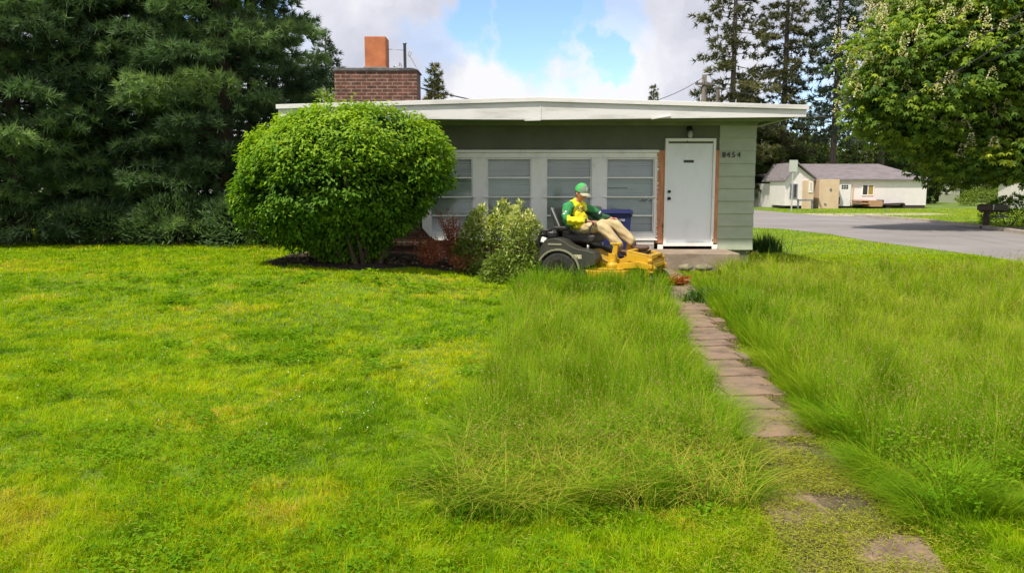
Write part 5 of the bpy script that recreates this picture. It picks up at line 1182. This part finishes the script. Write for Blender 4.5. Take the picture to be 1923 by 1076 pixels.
p = P(1850, 378, 70); shrub('pale_bush', 'pale olive bush beyond the mailbox', 'shrub', p.x, 70, 2.2, 1.5, 1.3, Lf['varieg'], 2200, .2, .5, 304, lambda z, th, r: .2+.3*r.random(len(z)), stems=8)
# far wooded skyline
def woods():
    r = np.random.default_rng(77); n = 5200; a = r.uniform(-1.25, 1.25, n); D = r.uniform(135, 165, n); X = D*np.sin(a)*1.0; Y = D*np.cos(a)
    top = 7+5*fbm(a*22, np.zeros(n), 5)+2.5*fbm(a*90, np.zeros(n), 6); keep = ~((a > -.12) & (a < .30)); top = np.where(keep, top, 3.2)
    z = top*r.random(n)**.7; c = np.stack([X, Y, z], 1); V, Fc = needles(c, np.tile([0, 0, 1.0], (n, 1)), 16, 1.5, .55, 1.0, r)
    o = npmesh('distant_woods', V, [Fc], Lf['dark'], tint=np.repeat(r.random(n)*.6, 48)); tag(o, 'far dark belt of woods along the horizon', 'woods', kind='stuff')
woods()
# ============================================================ GRASS
Gm = LEAF('lawn_blade', [(0, (.09, .21, .004)), (.35, (.23, .40, .004)), (.6, (.38, .50, .005)), (.85, (.56, .52, .012)), (1, (.60, .46, .09))], trans=.42, rough=.8, spec=.08)
Gt = LEAF('tall_blade', [(0, (.04, .15, .004)), (.4, (.16, .32, .008)), (.7, (.31, .43, .016)), (1, (.56, .50, .09))], trans=.42, rough=.8, spec=.08)
Gs = LEAF('seed_head', [(0, (.26, .27, .04)), (1, (.44, .38, .12))], trans=.4)
Gc = LEAF('dry_clipping', [(0, (.20, .26, .010)), (.5, (.36, .38, .022)), (1, (.48, .42, .10))], trans=.25)
SL = (np.array([2.6, 3.75, 5, 8, 10, 12.6]), np.array([-.45, -.42, -.30, -.12, -.02, .10]))     # left edge of the uncut strip
def pc(y): return 1.47+(y-3.3)*.123
def region(x, y):
    """0 none, 1 mown lawn, 2 tall, 3 medium, 4 sparse on the path"""
    nz = .12*(fbm(x*3, y*3, 61)-.5); nz2 = .2*(fbm(x*1.5, y*1.5, 62)-.5)
    lf = np.interp(y, *SL)+.5*nz+.5*nz2; pl = pc(y)-.27+nz*1.3-.03*ss(-y, -5.2, -4.4); prr = pc(y)+.27+nz*1.3+.07*ss(-y, -5.2, -4.4)
    front = 3.72+nz2*1.2; r = np.ones_like(x, int)
    strip_ = (x > lf) & (x < pl) & (y > front) & (y < 13.25); r[strip_] = 2
    path = (x >= pl) & (x <= prr) & (y < 15.0); r[path] = 4; r[path & (y > 10.6+2*nz)] = 3
    rt = (x > prr) & (y > 3.55+nz2+.1*(x-2)) & (y < 14.6+.5*nz2); r[rt] = 2
    wake = (x > .1) & (x < 2.9) & (y >= 13.25); r[wake] = 3
    r[(x > 2.35) & (x < 3.7) & (y > 12.4) & (y < 15.2) & (r != 4)] = 3
    # house, bed, step
    bedf = 14.1+.12*np.sin(x*3)+.5*ss(-x, 2.0, 4.2)-.9*ss(-x, 1.6, 2.6)*(1-ss(-x, 4, 4.6))
    bed = (x > -4.5) & (x < .4) & (y > bedf-.03)
    r[bed] = 0
    r[(x > -4.15) & (x < 5.0) & (y > 16.25) & (y < 26.1)] = 0
    r[(x > 2.35) & (x < 4.4) & (y > 15.15)] = 0
    nr = np.interp(y, [c[1] for c in NEAR[:7]], [c[0] for c in NEAR[:7]]); fr = np.interp(y, [-30, 20, 27, 32, 38, 44, 50, 58], [17.6, 17.8, 18.7, 19.9, 20.2, 19.2, 17.6, 17.4])
    r[(x > nr-.05+nz) & (x < fr) & (y < 60)] = 0; r[(y > 33.2) & (y < 61) & (x < 17.5)] = 0
    return r
def sample(n, d0, d1, k=.80, m=.8):
    D = d0*(d1/d0)**rng.random(n); X = (rng.random(n)*2-1)*(k*D+m); return X, D
def grass():
    X, Y = sample(930000, 2.7, 19); r = region(X, Y)
    # ---- mown lawn
    s = (r == 1) | ((r == 4) & (rng.random(len(X)) < .05+.5*ss(np.abs(X-pc(Y)), .14, .34))); x, y = X[s], Y[s]; n = len(x)
    pat = fbm(x*.8, y*.8, 71); pat2 = fbm(x*2.6, y*2.6, 72); cl = ss(fbm(x*1.9, y*1.9, 73), .56, .74)
    yel = np.exp(-(((x+.62)/.95)**2+((y-7.4)/.75)**2))+.6*np.exp(-(((x+2.2)/.5)**2+((y-3.55)/.35)**2))+.55*np.exp(-(((x+.9)/1.6)**2+((y-12.2)/1.0)**2))+.4*np.exp(-(((x+2.9)/1.2)**2+((y-4.4)/.3)**2))
    grn = np.exp(-(((x+1.0)/1.2)**2+((y-5.2)/.8)**2))+.7*np.exp(-(((x+.7)/1.2)**2+((y-9.2)/.55)**2))+.5*np.exp(-(((x+1.6)/.9)**2+((y-3.4)/.3)**2))
    dry = ss(vn(x*1.7+2, y*1.3, 191)*.6+.4*vn(x*5, y*5, 192), .60, .80); tint = .46+.30*(pat-.5)+.26*(pat2-.5)+.20*dry+.35*(rng.random(n) < .25*dry)+.34*yel-.20*grn-.13*cl+.26*(vn(x*11, y*11, 171)-.5)-.22*ss(vn(x*3.5, y*3.5, 172), .76, .9)+.10*rng.normal(size=n)+.30*(rng.random(n) < .04)
    h = (.038+.022*rng.random(n)+.028*cl+.040*(vn(x*9, y*9, 173)-.3)+.02*(pat2-.5))*(1+.25*(rng.random(n) < .05)*rng.random(n)*4)*np.where(y < 3.9, 1.3, 1)*np.where(r[s] == 4, .6, 1)*(1-.3*np.clip(yel, 0, 1))
    w = np.maximum(.0042, .0011*y)*(.5+1.1*rng.random(n)**1.5); bd = .25+.75*rng.random(n)
    az = np.where(rng.random(n) < .65, 6.28*vn(x*7, y*7, 75)*2+rng.normal(0, .5, n), rng.random(n)*6.28)
    V, Fs, T = blades(np.stack([x, y], 1), h, w, az, bd, np.clip(tint, 0, 1), 2)
    o = npmesh('lawn_grass', V, Fs, Gm, tint=T); tag(o, 'short yellow green mown lawn covering the yard', 'grass', kind='stuff')
    # ---- tall grass
    s = ((r == 2) & (rng.random(len(X)) < .80*(1-.88*(Y < 5.0)*ss(vn(X*5.5, Y*5.5, 184), .50, .68)))) | (r == 3); x, y = X[s], Y[s]; n = len(x); rr = r[s]
    right = x > pc(y); mid = ~right
    hv = .22+.16*fbm(x*1.2, y*1.2, 81)+.14*(fbm(x*4, y*4, 82)-.5)
    hv = np.where(right, hv*1.38, hv*1.28); hv = np.where(rr == 3, .10+.06*rng.random(n), hv); hv = np.where((rr == 2) & (y > 10.8) & mid, np.maximum(hv, .46+.10*ss(x, .2, .6)*(1-ss(x, 2.0, 2.3))), hv)
    edge = np.where(mid, np.minimum(x-np.interp(y, *SL), (pc(y)-.3)-x), x-(pc(y)+.34)); hv = hv*(.86+.14*ss(edge, -.12, .16))
    hv *= .80+.20*ss(y, 3.6, 4.4)+.25*np.exp(-((y-4.6)/1.0)**2)*mid; hv = np.where(mid & (y > 10.5) & (x < 1.2), hv*(1-.0*ss(y, 10.5, 12)), hv)
    c1 = vn(x*6.5, y*6.5, 181); c2 = vn(x*4.2, y*4.2, 182); c3 = vn(x*13, y*13, 183)
    h = hv*(.40+.60*rng.random(n))*(.62+.50*c1+.38*c3)
    flat = ss(fbm(x*1.8+3, y*2.4, 84), .44, .58)*ss(-y, -6.2, -4.6); bd = .15+.35*rng.random(n)**1.5+.60*ss(c2, .45, .9)+.6*flat; h = h*(1-.15*flat)
    w = np.maximum(.0040, .00088*y)*(.45+1.2*rng.random(n)**1.5)
    az = 12.0*vn(x*3.6, y*3.6, 85)+rng.normal(0, .5, n)
    el_ = np.abs(edge) < .16; az = np.where(el_ & mid & (x > pc(y)-.7), rng.normal(0, .8, n), az); az = np.where(el_ & right, math.pi+rng.normal(0, .8, n), az); bd = np.where(el_, bd+.2*rng.random(n), bd)
    tint = .45+.34*(fbm(x*.8, y*.8, 86)-.5)+.36*(c3-.5)+.22*(c2-.5)+.10*rng.normal(size=n)+.10*right*ss(y, 4.5, 9)+.05*ss(y, 5, 8)+.35*(rng.random(n) < .035)
    tint += -.22*np.exp(-(((x-2.9)/.5)**2+((y-9.5)/2.2)**2))-.15*ss(y, 10.5, 12)*mid-.10*mid*ss(-y, -7, -4)
    V, Fs, T = blades(np.stack([x, y], 1), h, w, az, bd, np.clip(tint, 0, 1), 4)
    o = npmesh('tall_grass', V, Fs, Gt, tint=T); tag(o, 'overgrown uncut grass either side of the paver path', 'grass', kind='stuff')
    # ---- stalks with seed heads, weeds
    X, Y = sample(26000, 4.0, 15); q = region(X, Y); s = (q == 2); x, y = X[s], Y[s]; n = len(x); right = x > pc(y)
    edge = np.where(~right, np.minimum(x-np.interp(y, *SL), (pc(y)-.3)-x), x-(pc(y)+.34)); ok = edge > .06; x, y, right = x[ok], y[ok], right[ok]; n = len(x)
    h = (.26+.26*rng.random(n))*np.where(right, 1.12, .98)*(.7+.3*ss(y, 3.6, 4.6)); h *= np.where((~right) & (y > 11) & (x < 1.4), .85, 1.0)
    az = rng.random(n)*6.28; bd = .08+.35*rng.random(n); V1, F1, T1 = blades(np.stack([x, y], 1), h, np.maximum(.0022, .0005*y), az, bd, .45+.4*rng.random(n), 4)
    d = np.stack([np.cos(az), np.sin(az)], 1); K = 6; tt = .74+.26*rng.random((n, K)); off = (h*bd)[:, None]*tt**2; px = x[:, None]+d[:, :1]*off; py = y[:, None]+d[:, 1:]*off; pz = gz(x, y)[:, None]-.01+h[:, None]*(tt-.45*bd[:, None]*tt**2)
    c = np.stack([px, py, pz], -1).reshape(-1, 3); m = len(c); ax = unit(rng.normal(size=(m, 3))*[1, 1, .6]+[0, 0, .9]); ln = np.repeat(np.maximum(.014, .0020*y), K)*(.6+.8*rng.random(m))
    V2, F2 = leaf_arr(c, ax, unit(rng.normal(size=(m, 3))), ln, ln*.30, .1)
    o = npmesh('long_grass', V1, F1, Gt, tint=T1); tag(o, 'thin grass stalks standing above the uncut grass', 'grass', kind='stuff')
    o = npmesh('feathery_grass', V2, [F2], Gs, tint=np.repeat(rng.random(m), 4)); tag(o, 'pale feathery seed heads over the uncut grass', 'grass', kind='stuff')
    # ---- dark leafy weeds; extra ones at the strip's front stand for shaded gaps
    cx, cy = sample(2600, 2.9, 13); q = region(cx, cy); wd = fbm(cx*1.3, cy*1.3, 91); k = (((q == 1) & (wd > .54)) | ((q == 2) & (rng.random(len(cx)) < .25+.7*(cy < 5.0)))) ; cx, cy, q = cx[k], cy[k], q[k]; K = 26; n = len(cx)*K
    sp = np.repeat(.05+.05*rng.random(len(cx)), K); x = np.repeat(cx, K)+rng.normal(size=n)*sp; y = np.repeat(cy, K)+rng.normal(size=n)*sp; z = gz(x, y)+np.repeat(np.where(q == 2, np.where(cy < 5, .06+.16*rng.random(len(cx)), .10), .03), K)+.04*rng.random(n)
    a = rng.random(n)*6.28; ax = unit(np.stack([np.cos(a), np.sin(a), rng.uniform(0, .6, n)], 1)); ln = np.maximum(.028, .006*y)*(.6+.8*rng.random(n))
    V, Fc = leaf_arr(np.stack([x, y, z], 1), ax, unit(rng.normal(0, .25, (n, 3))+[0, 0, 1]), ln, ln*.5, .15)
    o = npmesh('weeds_and_dark_gaps', V, [Fc], Gt, tint=np.repeat(np.repeat(.20+.3*rng.random(len(cx)), K), 4)); tag(o, 'low dark leafy weeds in the lawn, more added as shaded gaps in the strip', 'weeds', kind='stuff')
    # ---- clippings on path and lawn
    n = 110000; y = 2.7+(rng.random(n)**1.1)*9; x = pc(y)+rng.normal(0, .30, n); dens = np.clip(1-ss(y+.5*(fbm(x*4, y*4, 99)-.5), 4.75, 5.5), .0, 1)+np.where(y < 0, 0, .10+.25*ss(np.abs(x-pc(y)), .18, .3))*.6; cov = ss(fbm(x*3.1, y*3.1, 95), .36, .52); k = rng.random(n) < dens*np.where(y < 5.2, .12+.88*cov, 1)
    x, y = x[k], y[k]; X, Y = sample(16000, 2.9, 9); q = region(X, Y) == 1; x = np.concatenate([x, X[q]]); y = np.concatenate([y, Y[q]]); n = len(x); onp = np.abs(x-pc(y)) < .5
    a = rng.random(n)*6.28; ax = unit(np.stack([np.cos(a), np.sin(a), rng.normal(0, .18, n)], 1)); z = gz(x, y)+np.where(onp, .035+.02*rng.random(n), .04+.03*rng.random(n)); ln = .014+.035*rng.random(n)**1.5
    V, Fc = leaf_arr(np.stack([x, y, z], 1), ax, unit(rng.normal(0, .3, (n, 3))+[0, 0, 1]), ln, np.maximum(.0032, .0008*y), .1)
    o = npmesh('cut_grass', V, [Fc], Gc, tint=np.repeat(np.clip(.38+.18*rng.normal(size=n)+.15*(~onp), 0, 1), 4)); tag(o, 'yellow green clippings strewn over the path and lawn', 'clippings', kind='stuff')
    # ---- flattened straw in the front of the strip
    n = 4200; y = 3.6+rng.random(n)**1.4*1.6; x = -.35+rng.random(n)*1.9; k = region(x, y) == 2; x, y = x[k], y[k]; n = len(x); a = rng.random(n)*6.28
    V, Fs, T = blades(np.stack([x, y], 1), .22+.26*rng.random(n), .0045, a, .8+.6*rng.random(n), .8+.2*rng.random(n), 5)
    o = npmesh('dry_grass', V, Fs, Gt, tint=T); tag(o, 'bent straw coloured stems at the front of the uncut strip', 'straw', kind='stuff')
    # ---- daisies
    n = 160; X, Y = sample(n*3, 5, 17.5); q = (region(X, Y) == 1) & (X < .2) & (fbm(X*.9, Y*.5, 97) > .45); x, y = X[q][:n], Y[q][:n]; n = len(x); a = np.linspace(0, 2*np.pi, 7)[:-1]
    rad = np.maximum(.006, .0007*y); c = np.stack([x, y, gz(x, y)+.065], 1); V = np.concatenate([c[:, None, :]]+[(c+np.stack([np.cos(t)*rad, np.sin(t)*rad, rad*.4*math.sin(t*2)], 1))[:, None, :] for t in a], 1).reshape(-1, 3); b = np.arange(n)*7
    Fc = np.concatenate([np.stack([b, b+1+i, b+1+(i+1) % 6], 1) for i in range(6)]); o = npmesh('flowers', V, [Fc], M('daisy_white', (.8, .8, .7), rough=.6)); tag(o, 'tiny white daisies dotted over the mown lawn', 'flowers', kind='stuff')
    # ---- far lawns
    n = 230000; D = 14*(70/14)**rng.random(n); X = -.62*D+1.42*D*rng.random(n); q = region(X, D); k = (q == 1) & ((D > 18) | (q == 1)) & ~((D > 60) & (X > 16)); x, y = X[k], D[k]; k = ~((y < 19) & (x < 3)); x, y = x[k], y[k]; n = len(x)
    tint = .48+.35*(fbm(x*.4, y*.4, 98)-.5)+.1*rng.normal(size=n)+.04
    V, Fs, T = blades(np.stack([x, y], 1), (.04+.04*rng.random(n)), .0012*y*(.6+.8*rng.random(n)), rng.random(n)*6.28, rng.uniform(.2, 1, n), np.clip(tint, 0, 1), 2)
    o = npmesh('far_lawn_grass', V, Fs, Gm, tint=T); tag(o, 'sunlit short grass beside the road and before the cottage', 'grass', kind='stuff')
    # ---- fallen bits on the bed
    n = 1600; x = -4.2+4.4*rng.random(n); y = 13.9+2.2*rng.random(n)**1.6; k = region(x, y) == 0; x, y = x[k], y[k]; n = len(x)
    V, Fc = leaf_arr(np.stack([x, y, gz(x, y)+.075], 1), unit(rng.normal(size=(n, 3))*[1, 1, .2]), unit(rng.normal(0, .3, (n, 3))+[0, 0, 1]), .05+.05*rng.random(n), .02+.02*rng.random(n))
    o = npmesh('leaf_litter', V, [Fc], LEAF('litter', [(0, (.05, .03, .02)), (.7, (.16, .11, .05)), (1, (.4, .38, .25))], trans=.1), tint=np.repeat(rng.random(n), 4)); tag(o, 'brown leaf litter in the planting bed', 'leaf litter', kind='stuff')
grass()
